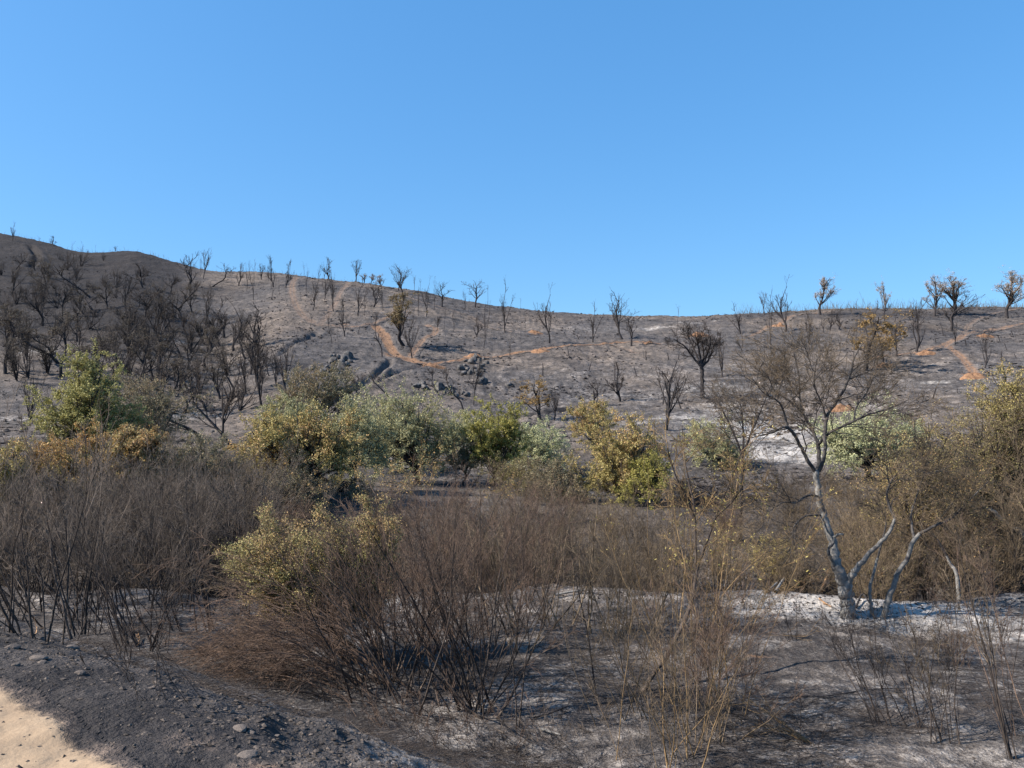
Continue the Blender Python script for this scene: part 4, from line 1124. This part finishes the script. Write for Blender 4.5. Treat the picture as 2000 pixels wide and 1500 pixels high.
clump('brown fine twigged shrub right of the nearest yellow clump', (1395, 1440), seed=633, n=24, br=.25, mean=(.05, 0, 1), spread=.34, L=(1.4, 2.8), r0=.008, sub=(9, 5, 3), stemm=TB, twigm=TR_, subang=(.25, .7), lr=(.3, .5))
clump('reddish bare shrub in the middle of the terrace', (1205, 1240), seed=634, n=16, br=.3, mean=(0, 0, 1), spread=.22, L=(2.2, 3.6), r0=.010, sub=(8, 5, 3), stemm=TB, twigm=TB, lr=(.28, .5))
clump('golden bare shrub at the terrace edge behind the saplings', (1330, 1215), seed=635, n=18, br=.4, mean=(0, 0, 1), spread=.25, L=(2.4, 4.0), r0=.011, sub=(9, 5, 3), stemm=GO, twigm=TB, lr=(.28, .5), elong=1.5)
clump('black single sapling leaning left, in the dark patch', (1168, 1362), name='burnt_sapling', cat='sapling', seed=636, n=1, br=.01, mean=(-.16, 0, 1), spread=.03, L=(2.9, 2.95), r0=.026, sub=(9, 4, 2), stemm=M_char, twigm=TD, lr=(.25, .5))
clump('pair of thin brown saplings in front of the spreading clump', (1014, 1424), name='burnt_sapling', cat='sapling', seed=637, n=2, br=.05, mean=(.03, 0, 1), spread=.05, L=(2.5, 3.7), r0=.014, sub=(10, 4, 2), stemm=SD, twigm=TB, lr=(.28, .5))
# ---- right foreground
clump('thin black stems leaning left in the right foreground', (1733, 1418), seed=640, n=11, br=.09, mean=(-.42, .1, 1), spread=.14, L=(1.6, 2.5), r0=.010, sub=(6, 4, 2), stemm=SD, twigm=TD, lr=(.32, .5))
clump('upright thin black stems beside the leaning ones', (1790, 1425), seed=641, n=10, br=.20, mean=(-.05, .1, 1), spread=.22, L=(1.2, 2.3), r0=.009, sub=(6, 4, 2), stemm=SD, twigm=TD, lr=(.3, .5))
clump('loose clump of bare stems left of the tall edge saplings', (1850, 1450), seed=642, n=10, br=.18, mean=(-.30, .1, 1), spread=.18, L=(1.6, 2.9), r0=.010, sub=(7, 4, 2), stemm=SD, twigm=TB, lr=(.3, .5))
clump('tall dark saplings close by at the right edge', (1975, 1485), name='burnt_sapling', cat='sapling', seed=643, n=5, br=.06, mean=(-.20, .1, 1), spread=.06, L=(2.8, 3.6), r0=.012, sub=(9, 5, 2), stemm=SD, twigm=TB, lr=(.22, .5), t0=.3)
clump('tall red-brown saplings cut by the right edge', (2005, 1440), name='burnt_sapling', cat='sapling', seed=644, n=6, br=.15, mean=(-.10, .1, 1), spread=.12, L=(2.6, 3.8), r0=.009, sub=(9, 5, 2), stemm=TR_, twigm=TR_, lr=(.24, .5), t0=.25)
clump('small black sprig standing alone before the white ash', (1548, 1252), seed=645, n=7, br=.06, mean=(-.08, 0, 1), spread=.22, L=(.8, 1.5), r0=.007, sub=(6, 3, 0), stemm=SD, twigm=TD, lr=(.35, .5))
clump('small rust coloured tuft on the right terrace', (1872, 1302), seed=646, n=26, br=.10, mean=(-.1, 0, 1), spread=.35, L=(.5, 1.1), r0=.004, sub=(5, 3, 0), stemm=TR_, twigm=TR_, lr=(.35, .5))
clump('low rust brown brush at the foot of the big fan', (850, 1440), seed=647, n=60, br=.5, mean=(-.4, 0, .8), spread=.5, L=(.4, 1.1), r0=.004, sub=(6, 3, 0), stemm=TR_, twigm=TR_, lr=(.35, .5), elong=1.6)
clump('low grey brush at the bottom centre', (960, 1470), seed=648, n=60, br=.5, mean=(-.5, 0, .6), spread=.5, L=(.4, 1.0), r0=.003, sub=(6, 3, 0), stemm=TD, twigm=TG, lr=(.35, .5), elong=1.6)
clump('dark fallen branches lying on the pale ash left of centre', (700, 1385), name='fallen_branches', cat='branches', seed=649, n=26, br=.28, mean=(-1, .05, .22), spread=.22, L=(1.2, 2.6), r0=.010, sub=(5, 3, 0), stemm=SD, twigm=TD, trop=-.05, ttrop=-.02, elong=1.5)
clump('spray of orange dry stems lying over in the right foreground', (1590, 1452), name='fallen_branches', cat='branches', seed=650, n=16, br=.05, mean=(-.85, .2, .42), spread=.10, L=(.8, 1.5), r0=.0045, sub=(3, 0, 0), stemm=GO, twigm=GO, lr=(.3, .5), trop=-.01)
clump('black bent brush lying under the orange dry stems', (1510, 1440), name='fallen_branches', cat='branches', seed=651, n=30, br=.35, mean=(-.8, .1, .35), spread=.4, L=(.6, 1.5), r0=.005, sub=(5, 3, 0), stemm=TD, twigm=TD, trop=-.04, elong=1.5)
clump('tangle of thin grey twigs at the bottom edge', (1150, 1480), name='fallen_branches', cat='branches', seed=652, n=44, br=.6, mean=(-.5, 0, .35), spread=.6, L=(.6, 1.5), r0=.004, sub=(5, 3, 0), stemm=TD, twigm=TG, trop=-.05, elong=1.8)
clump('few wispy stems on the ash slope at the left', (225, 1335), seed=653, n=7, br=.12, mean=(-.1, 0, 1), spread=.25, L=(.4, .8), r0=.003, sub=(4, 2, 0), stemm=TD, twigm=TD)
clump('few wispy stems where the bank meets the pale ash', (345, 1375), seed=654, n=6, br=.15, mean=(-.3, 0, 1), spread=.3, L=(.5, 1.1), r0=.003, sub=(4, 2, 0), stemm=TD, twigm=TD)

# ---- explicit limbs traced in the photo, given depth and real thickness
def limb_tree(label, Y0, limbs, trunkm, twigm, seed, sub, name='tree', base=None, lens=.9, tlen=.45, minr=.003, dj=.5, leaf=None, cat='tree', trop=.03):
    """limbs: list of (part, [(px,py,width_px,dY)...]) with the first point of the first limb on the ground"""
    r = np.random.default_rng(seed)
    f = limbs[0][1][0]
    b = at(f[0], f[1], Y0); b[2] = ground(b[0], b[1]) - .02
    root = empty(name, b)
    sets = []; lsets = []; L7 = []; R7 = []
    for li, pts in limbs:
        W = np.array([at(p[0], p[1], Y0 + p[3]) for p in pts]) - b
        if pts is limbs[0][1]: W[0, 2] = min(W[0, 2], -.06)
        rad = np.array([p[2] / 2 / F * Y0 for p in pts])
        P, R = resample(W, rad, max(10, len(pts) * 4))
        P[1:-1] += r.normal(size=P[1:-1].shape) * (R[1:-1, None] * .16)
        (sets if li == 'trunk' else lsets).append((P[None], R[None], 10))
        if li != 'trunk':
            P9 = resample_set(P[None], 10)[0]; R9 = np.interp(np.linspace(0, len(R) - 1, 10), np.arange(len(R)), R)
            L7.append(P9); R7.append(R9)
    V, Fq = tube_arrays(sets)
    obj('trunk', mesh_from('trunk', V, Fq, trunkm), root)
    if lsets:
        V, Fq = tube_arrays(lsets)
        obj('limbs', mesh_from('limbs', V, Fq, M_grey_tip if trunkm is M_grey else trunkm), root)
    L7 = np.array(L7); R7 = np.array(R7)
    A, AR = spawn(L7, R7, sub[0], .2, 1.0, (.4, 1.1), 1, 7, .14, trop, .45, .3, r, base_len=lens, fall=.25)
    B, BR = spawn(A, AR, sub[1], .2, 1.0, (.35, 1.0), 1, 5, .16, trop, .6, .35, r, base_len=tlen, fall=.3)
    Cc, CR = spawn(B, BR, sub[2], .2, 1.0, (.3, .9), .6, 4, .16, trop, .65, .5, r, fall=.3)
    D, DR = spawn(Cc, CR, sub[3], .2, 1.0, (.3, .9), .7, 3, .16, trop, .75, .6, r, fall=.3)
    V, Fq = tube_arrays([(Cc, np.maximum(CR, minr), 3), (D, np.maximum(DR, minr * .8), 3)])
    obj('twigs', mesh_from('twigs', V, Fq, M_twig_brown if twigm is M_grey_tip else twigm), root)
    V, Fq = tube_arrays([(A, np.maximum(AR, minr * 2.2), 5), (B, np.maximum(BR, minr * 1.4), 4)])
    obj('crown', mesh_from('crown', V, Fq, twigm), root)
    if leaf:
        cand = D[:, -1]; c = cand[r.integers(0, len(cand), leaf[1])] + r.normal(size=(leaf[1], 3)) * .02
        LV, LF = leaves(c, leaf[2], r); obj('foliage', mesh_from('foliage', LV, LF, leaf[0], smooth=False), root)
    tag(root, label, cat)
    return root
hb = hit(1656, 1205, 12)
YH = hb[1]
limb_tree('large ash grey tree with forked trunk standing in white ash', YH, [
 ('trunk', [(1657, 1212, 36, 0), (1657, 1200, 30, 0), (1656, 1175, 26, 0), (1653, 1152, 27, 0), (1646, 1138, 26, 0), (1634, 1108, 20, 0), (1629, 1075, 18, .1), (1621, 1045, 15, .15), (1608, 1008, 13, .2), (1600, 968, 12, .2), (1597, 940, 12, .2), (1592, 920, 12, .2)]),
 ('trunk', [(1650, 1150, 15, 0), (1662, 1125, 14, -.1), (1676, 1108, 11, -.2), (1700, 1078, 8, -.3), (1724, 1056, 7, -.4), (1739, 1035, 6, -.5), (1748, 1012, 5, -.5)]),
 ('trunk', [(1634, 1110, 9, 0), (1622, 1090, 7, -.1), (1618, 1076, 6, -.15), (1626, 1062, 5, -.1), (1630, 1050, 3, -.1)]),
 ('trunk', [(1625, 1052, 5, .1), (1637, 1044, 5, -.1), (1648, 1044, 3, -.2)]),
 ('limb', [(1748, 1012, 6, -.5), (1738, 990, 5, -.5), (1732, 968, 4, -.5), (1738, 945, 3, -.6), (1752, 925, 2, -.7)]),
 ('limb', [(1592, 924, 8, .2), (1578, 900, 7, .1), (1562, 868, 6.5, 0), (1546, 842, 6, -.2), (1532, 834, 5, -.3), (1505, 846, 3.5, -.5), (1462, 856, 2, -.7)]),
 ('limb', [(1538, 836, 5, -.2), (1531, 805, 4, -.2), (1518, 782, 3, -.3), (1492, 768, 2, -.5), (1470, 740, 1.5, -.6)]),
 ('limb', [(1596, 926, 9, .2), (1600, 890, 8, .4), (1597, 866, 8, .5), (1590, 848, 6, .6), (1577, 822, 5, .8), (1562, 800, 4.5, 1), (1535, 778, 3, 1.1), (1515, 765, 2, 1.1), (1500, 735, 1.5, 1.1)]),
 ('limb', [(1564, 802, 4, 1), (1562, 770, 3, 1), (1560, 730, 2.4, .9), (1550, 690, 1.6, .8)]),
 ('limb', [(1599, 920, 8, .2), (1611, 888, 7, .1), (1612, 842, 7, .1), (1616, 812, 7, .2), (1630, 790, 6, .2), (1648, 762, 5.5, .3), (1662, 726, 4, .3), (1668, 700, 3, .2), (1684, 672, 2, .2)]),
 ('limb', [(1614, 820, 5, .2), (1606, 790, 3, .1), (1590, 750, 2.4, -.1), (1596, 700, 1.8, -.2)]),
 ('limb', [(1598, 868, 6, .4), (1620, 845, 5, .1), (1652, 830, 4.5, -.2), (1690, 812, 4, -.4), (1730, 800, 3, -.5), (1772, 782, 2, -.6)]),
 ('limb', [(1668, 824, 3.6, -.2), (1672, 795, 3, 0), (1694, 765, 2.4, .3), (1712, 720, 1.8, .5)]),
 ('limb', [(1601, 970, 4, .2), (1577, 968, 4, -.1), (1554, 982, 3.2, -.4), (1530, 981, 2.4, -.6), (1503, 998, 1.5, -.7)]),
 ('limb', [(1605, 1006, 4, .2), (1574, 1008, 3.4, -.1), (1552, 1026, 3, -.4), (1548, 1045, 2.2, -.5), (1538, 1058, 1.4, -.6)]),
], M_grey, M_grey_tip, 701, (9, 7, 5, 3), lens=1.15, tlen=.75, trop=.04, name='burnt_tree')
limb_tree('slim grey leaning tree right of the large forked one', YH - .1, [
 ('trunk', [(1724, 1214, 14, 0), (1727, 1200, 11, 0), (1735, 1172, 12, 0), (1744, 1150, 9, 0), (1754, 1118, 9, 0), (1774, 1086, 8, 0), (1783, 1058, 8, 0), (1797, 1042, 7, 0)]),
 ('limb', [(1796, 1043, 6, 0), (1825, 1027, 5, -.2), (1858, 1012, 4, -.4), (1885, 985, 2.4, -.5), (1930, 940, 1.6, -.5)]),
 ('limb', [(1786, 1056, 6, 0), (1781, 1025, 4.5, .2), (1780, 1002, 4, .3), (1790, 970, 3, .4), (1802, 935, 2.2, .5), (1815, 900, 1.5, .5)]),
], M_grey, M_twig_brown, 702, (10, 7, 5, 3), lens=1.1, tlen=.6, name='burnt_tree', leaf=(M_f_ochre, 2200, .016))
limb_tree('thin grey sapling trunk between the two grey trees', YH, [
 ('trunk', [(1702, 1208, 8, 0), (1701, 1180, 6, 0), (1699, 1150, 6, 0), (1706, 1120, 5, 0), (1714, 1090, 5, .1)]),
 ('limb', [(1714, 1090, 4, .1), (1722, 1060, 3.4, .1), (1730, 1025, 2.4, .2), (1728, 990, 1.5, .2)]),
], M_grey, M_twig_brown, 703, (8, 5, 4, 2), lens=.6, tlen=.4, name='burnt_sapling', cat='sapling')
yb = hit(1250, 1352, 8)[1]
limb_tree('black leaning tree trunk rising through the yellow saplings', yb, [
 ('trunk', [(1250, 1358, 10, 0), (1275, 1318, 9, 0), (1300, 1285, 10, .2), (1322, 1242, 9, .4), (1345, 1195, 8, .6), (1354, 1155, 7, .8), (1362, 1110, 6, 1.0)]),
 ('limb', [(1360, 1112, 6, 1), (1376, 1070, 5, 1), (1398, 1010, 4.5, 1), (1418, 960, 3.4, 1), (1440, 905, 2.2, 1), (1452, 870, 1.5, 1)]),
 ('limb', [(1360, 1112, 5, 1), (1358, 1050, 4.5, 1), (1356, 990, 4.5, 1.1), (1345, 940, 3.4, 1.2), (1335, 880, 2.4, 1.2), (1332, 830, 1.5, 1.2)]),
 ('limb', [(1357, 1010, 4, 1), (1340, 970, 3, .8), (1320, 930, 2.4, .6), (1305, 880, 1.5, .4)]),
 ('limb', [(1398, 1010, 4, 1), (1430, 980, 3, .8), (1450, 950, 2, .6)]),
], M_stem_dark, M_twig_gold, 704, (7, 5, 4, 2), lens=.8, tlen=.45, name='burnt_tree', leaf=(M_f_yellow, 420, .022))
limb_tree('pale barked trunk leaning left out of the right thicket', 23.5, [
 ('trunk', [(2040, 1110, 12, 0), (2000, 1055, 10, 0), (1975, 1030, 9, 0), (1940, 1000, 8, 0), (1925, 992, 6, 0)]),
 ('limb', [(1925, 992, 6, 0), (1900, 980, 4, -.2), (1880, 976, 3, -.3), (1850, 960, 2, -.5)]),
], M_grey, M_twig_brown, 705, (9, 6, 5, 3), lens=1.2, tlen=.7, name='leaning_tree')
limb_tree('short pale leaning stem before the right thicket', 21.5, [
 ('trunk', [(1876, 1150, 8, 0), (1870, 1130, 7, 0), (1858, 1105, 6, .1), (1848, 1085, 4, .1)]),
 ('limb', [(1848, 1085, 4, .1), (1835, 1060, 3, .1), (1820, 1040, 2, .2)]),
], M_grey, M_twig_brown, 706, (5, 4, 3, 2), lens=.5, tlen=.3, name='burnt_sapling', cat='sapling')
limb_tree('dark many-limbed bare tree left of the large grey tree', 30, [
 ('trunk', [(1445, 1010, 9, 0), (1447, 960, 8, 0), (1450, 920, 7, 0), (1450, 890, 6, 0)]),
 ('limb', [(1450, 890, 5, 0), (1430, 840, 4, 0), (1405, 790, 2, 0)]),
 ('limb', [(1450, 890, 5, 0), (1470, 840, 4, 0), (1495, 780, 2, 0), (1520, 720, 1.5, 0)]),
 ('limb', [(1450, 900, 5, 0), (1452, 840, 4, .5), (1445, 780, 2, 1)]),
], M_char, M_twig_grey, 707, (9, 6, 5, 3), lens=1.5, tlen=.8, name='burnt_tree', minr=.004)

Yb = hit(1372, 777, 34)[1]
limb_tree('broad black tree with spreading bare limbs standing alone on the pale slope', Yb, [
 ('trunk', [(1372, 780, 10, 0), (1372, 760, 8, 0), (1371, 735, 7.4, 0), (1370, 716, 7.4, 0)]),
 ('limb', [(1370, 718, 5, 0), (1355, 699, 4, 0), (1339, 678, 3, -.5), (1327, 669, 2.2, -.8), (1315, 662, 1.2, -1)]),
 ('limb', [(1368, 712, 4.5, 0), (1362, 698, 4, .5), (1354, 678, 3, .8), (1346, 662, 2, 1), (1342, 653, 1.2, 1)]),
 ('limb', [(1370, 714, 4.5, 0), (1366, 690, 4, 0), (1363, 672, 3, -.5), (1358, 655, 1.6, -.8)]),
 ('limb', [(1371, 714, 4.5, 0), (1374, 695, 4, .4), (1372, 672, 3, 1), (1368, 652, 1.6, 1.4)]),
 ('limb', [(1371, 716, 4.5, 0), (1378, 700, 4, 0), (1386, 678, 3, -.6), (1387, 656, 1.6, -1)]),
 ('limb', [(1372, 716, 4.5, 0), (1384, 702, 3.6, .3), (1393, 680, 2.6, .6), (1400, 660, 1.4, .8)]),
], M_char, M_twig_dark, 708, (9, 6, 4, 2), lens=1.5, tlen=.8, name='burnt_tree', minr=.011, trop=.04)
clump('pile of blackened fallen brush below the pale sage crown', (1470, 985), name='fallen_branches', cat='branches', world=np.array([(1475 - 1000) / F * 37, 37, ground((1475 - 1000) / F * 37, 37)]), seed=660, n=90, br=1.3, mean=(-.7, 0, .5), spread=.5, L=(1.0, 2.8), r0=.02, sub=(7, 4, 0), stemm=SD, twigm=TD, trop=-.06, elong=1.6, minr=.005)
# ---- logs and broken wood on the ash
def log(label, pts, m, name='fallen_log', Y0=None, cat='log', K=8):
    W = []
    for p in pts:
        h = hit(p[0], p[1], 10) if Y0 is None else at(p[0], p[1], Y0)
        W.append(h + np.array([0, 0, p[3] if len(p) > 3 else 0]))
    W = np.array(W); rad = np.array([p[2] / 2 / F * W[0][1] for p in pts])
    P, R = resample(W - W[0], rad, 10)
    r = np.random.default_rng(int(pts[0][0]))
    A, AR = spawn(P[None], R[None], 4, .2, .95, (.5, 1.1), 1, 5, .15, 0, .4, .3, r, base_len=.35)
    V, Fq = tube_arrays([(P[None], R[None], K), (A, AR, 4)])
    o = obj(name, mesh_from(name, V, Fq, m)); o.location = W[0]
    tag(o, label, cat)
log('orange-brown split log left behind the grey trunk', [(1562, 1150, 8, .1), (1575, 1146, 9, .12), (1598, 1141, 7, .14)], M_wood)
log('pale split wood piece leaning beside the split log', [(1604, 1160, 7, .05), (1612, 1150, 6, .2), (1618, 1138, 4, .35)], M_wood)
log('long grey fallen branch along the terrace edge left of the trunk', [(1498, 1162, 5, .05), (1530, 1148, 6, .3), (1560, 1140, 6, .4), (1640, 1150, 4, .35)], M_grey)
log('grey fallen bough curving up behind the white ash', [(1515, 1160, 6, .05), (1540, 1150, 6, .5), (1570, 1145, 5, .8)], M_grey)
log('light orange broken branch right of the grey trunk', [(1690, 1150, 5, .1), (1706, 1142, 5, .2), (1724, 1137, 4, .3)], M_wood)
log('orange stick lying on the white ash left of the trunk', [(1600, 1172, 3, .03), (1612, 1182, 3, .03), (1624, 1190, 2, .03)], M_wood, name='broken_stick', cat='stick')
log('black branch lying on the ash right of the trunk', [(1672, 1192, 4, .05), (1684, 1174, 4, .15), (1698, 1184, 3, .08)], M_char, name='broken_branch', cat='branch')
log('orange tipped log at the right edge of the terrace', [(1962, 1142, 5, .15), (1985, 1145, 6, .15), (2010, 1150, 6, .15)], M_wood)
log('pale long branch lying at the terrace lip in the centre', [(1085, 1168, 4, .08), (1110, 1164, 4, .1), (1140, 1162, 3, .1), (1165, 1160, 2, .1)], M_grey, name='broken_branch', cat='branch')
log('pale curved branch in the shadow of the centre clump', [(1056, 1430, 5, .03), (1075, 1438, 4, .05), (1095, 1440, 3, .03)], M_grey, name='broken_branch', cat='branch')
log('black fallen limb in the middle of the terrace', [(1040, 1408, 4, .03), (1075, 1400, 4, .05), (1110, 1388, 2.4, .07)], M_char)
log('thin black branch lying across the right terrace', [(1500, 1372, 2, .03), (1570, 1364, 2.4, .03), (1610, 1366, 2, .04), (1700, 1350, 2, .03), (1780, 1347, 1.4, .03)], M_char, name='broken_branch', cat='branch')
log('split pale stem end in the left pole clump', [(270, 1262, 3, .02), (272, 1254, 3, .05), (271, 1248, 2, .1)], M_wood, name='broken_stick', cat='stick')
log('pale broken stub beside the left edge clump', [(68, 1250, 3, .02), (71, 1243, 2.4, .05), (72, 1238, 1.4, .08)], M_wood, name='broken_stick', cat='stick')

# ---- stones on the bank that can be told apart
CL = [rock_mesh('clod', 80 + k, M_clod, rough=.8, sub=2) for k in range(5)]
for x, y, s, lab in [(20, 1266, .10, 'dark stone at the left edge of the bank'), (138, 1266, .08, 'dark stone on the bank below the left clump'), (75, 1286, .08, 'dark flat stone near the left edge of the bank'),
                     (82, 1296, .05, 'small stone below the dark flat stone'), (465, 1425, .075, 'pale stone at the top of the clod slope'), (482, 1477, .075, 'pale orange stone at the foot of the clod slope'),
                     (30, 1300, .05, 'light flat stone on the left of the bank'), (155, 1316, .06, 'dark stone in the middle of the bank'), (490, 1430, .04, 'small brown stone right of the pale stone')]:
    h = hit(x, y, 3); o = obj('stone', CL[r_.randrange(5)]); o.location = h; o.scale = (s * 1.3, s, s * .7); o.rotation_euler = (0, 0, r_.uniform(0, 6))
    tag(o, lab, 'stone')

# ---- uncountable litter: pebbles and clods, fallen twigs, tufts on the hill
def scatter(name, n, rng, sampler, size, m, kind='clod'):
    ico = np.array([(0, 0, 1), (.9, 0, .3), (.28, .85, .3), (-.72, .52, .25), (-.72, -.52, .35), (.28, -.85, .2), (0, 0, -.6)], float)
    fc = np.array([(0, 1, 2), (0, 2, 3), (0, 3, 4), (0, 4, 5), (0, 5, 1), (6, 2, 1), (6, 3, 2), (6, 4, 3), (6, 5, 4), (6, 1, 5)])
    X, Y = sampler(n); Z = H(X, Y)
    s = size[0] + (size[1] - size[0]) * rng.random(n) ** 3
    th = rng.random(n) * 6.28
    c, sn = np.cos(th)[:, None], np.sin(th)[:, None]
    v = ico[None] * (1 + .35 * rng.normal(size=(n, 7, 3)))
    vx = v[..., 0] * c - v[..., 1] * sn; vy = v[..., 0] * sn + v[..., 1] * c
    V = np.stack([X[:, None] + vx * s[:, None], Y[:, None] + vy * s[:, None], Z[:, None] + v[..., 2] * s[:, None] * .6], -1).reshape(-1, 3)
    Fq = (fc[None] + (np.arange(n) * 7)[:, None, None]).reshape(-1, 3)
    o = obj(name, mesh_from(name, V, [Fq], m, smooth=False))
    tag(o, kind='stuff')
    return o
rg = np.random.default_rng(77)
def s_near(n):
    Y = np.exp(rg.uniform(math.log(3.6), math.log(21), n)); X = rg.uniform(-.72, .72, n) * Y
    return X, Y
def s_slope(n):
    k = rg.random(n) * (len(CREST) - 4) + 2; i = k.astype(int); f = (k - i)[:, None]
    p = CREST[i] * (1 - f) + CREST[np.minimum(i + 1, len(CREST) - 1)] * f
    d = norm(CREST[np.minimum(i + 1, len(CREST) - 1)] - CREST[i]); nrm = np.c_[-d[:, 1], d[:, 0]]
    q = p + nrm * (rg.normal(size=n) * .5 + .9)[:, None]
    return q[:, 0], q[:, 1]
def s_bank(n):
    Y = rg.uniform(3.6, 10, n); X = rg.uniform(-.75, -.05, n) * Y
    return X, Y
o = scatter('pebbles', 9000, rg, s_near, (.005, .028), M_clod)
o = scatter('soil_clods', 6500, rg, s_slope, (.005, .036), M_clod)
scatter('charcoal_bits', 5000, rg, lambda n: (rg.uniform(-4, 14.5, n), near_edge(rg.uniform(-4, 14, n)) - rg.random(n) ** 1.3 * 3.2), (.008, .05), M_char)
o = scatter('gravel', 5000, rg, s_bank, (.003, .022), M_clod)
def s_hill(n):
    Y = np.exp(rg.uniform(math.log(42), math.log(200), n)); X = rg.uniform(-.70, .70, n) * Y
    return X, Y
def s_patch(n):
    X, Y = s_hill(n * 4); k = (fbm(X, Y, .09, 3) + .35 * fbm(X, Y, .5, 2)) > .03
    X, Y = X[k], Y[k]
    if len(X) < n: X = np.resize(X, n); Y = np.resize(Y, n)
    return X[:n], Y[:n]
scatter('hillside_tussocks', 15000, rg, s_patch, (.06, .30), M_char)
scatter('hillside_stones', 9000, rg, s_hill, (.05, .22), M_rock)

def litter(name, n, sampler, L, rad, m, lift=.02, tilt=.12):
    X, Y = sampler(n); Z = H(X, Y)
    th = rg.normal(size=n) * .7 + (rg.random(n) < .5) * math.pi
    l = (L[0] + (L[1] - L[0]) * rg.random(n) ** 2)
    d = np.c_[np.cos(th), np.sin(th), rg.normal(size=n) * tilt + tilt * .5]
    p0 = np.c_[X, Y, Z + lift * .3]
    P = np.stack([p0, p0 + d * l[:, None] * .5 + rg.normal(size=(n, 3)) * .06 * l[:, None], p0 + d * l[:, None] + rg.normal(size=(n, 3)) * .08 * l[:, None]], 1)
    P[:, 1:, 2] = np.maximum(P[:, 1:, 2], Z[:, None] + .004)
    R = np.full((n, 3), rad) * (.5 + rg.random((n, 1))) * np.array([[1, .8, .4]])
    V, Fq = tube_arrays([(P, R, 3)])
    o = obj(name, mesh_from(name, V, Fq, m)); tag(o, kind='stuff')
def s_ridge(n):
    px = rg.uniform(1440, 2060, n) if n % 2 else rg.uniform(0, 700, n)
    Y = np.interp(px, RYX, RYY) - rg.uniform(0, 6, n); return (px - 1000) / F * Y, Y
def upright(name, n, sampler, L, rad, m):
    X, Y = sampler(n); Z = H(X, Y)
    l = L[0] + (L[1] - L[0]) * rg.random(n) ** 2
    p0 = np.c_[X, Y, Z - .05]; d = np.c_[rg.normal(size=(n, 2)) * .25, np.ones(n)]
    P = np.stack([p0, p0 + d * l[:, None] * .5, p0 + d * l[:, None] + rg.normal(size=(n, 3)) * .1 * l[:, None]], 1)
    R = np.full((n, 3), rad) * (.5 + rg.random((n, 1))) * np.array([[1, .8, .4]])
    V, Fq = tube_arrays([(P, R, 3)]); tag(obj(name, mesh_from(name, V, Fq, m)), kind='stuff')
upright('ridge_brush', 1301, s_ridge, (.4, 2.2), .022, M_twig_brown)
upright('ridge_twigs', 260, s_ridge, (.4, 1.5), .02, M_twig_brown)
def s_terr(n):
    Y = np.exp(rg.uniform(math.log(7), math.log(21), n)); X = rg.uniform(-.70, .72, n) * Y
    k = (crest_side(X, Y) > 1.0) & (fbm(X, Y, .55, 3) > -.08)
    X, Y = X[k], Y[k]
    return X, Y
def sized(s):
    def f(n):
        X, Y = s(n * 2); return X[:n], Y[:n]
    return f
def lit(name, n, L, rad, m):
    X, Y = s_terr(n * 3); k = min(n, len(X))
    litter(name, k, lambda q: (X[:q], Y[:q]), L, rad, m)
lit('fallen_twigs', 15000, (.08, .6), .0032, M_twig_dark)  # twig litter, its dark sticks also standing in for streaks of branch shadow
lit('fallen_pale_twigs', 5000, (.08, .5), .0026, M_twig_grey)
def s_bed(n):
    Y = rg.uniform(21.3, 34, n); return rg.uniform(-.72, .74, n) * Y, Y
litter('stream_bed_brush', 14000, s_bed, (.3, 1.3), .006, M_twig_dark, tilt=.5)
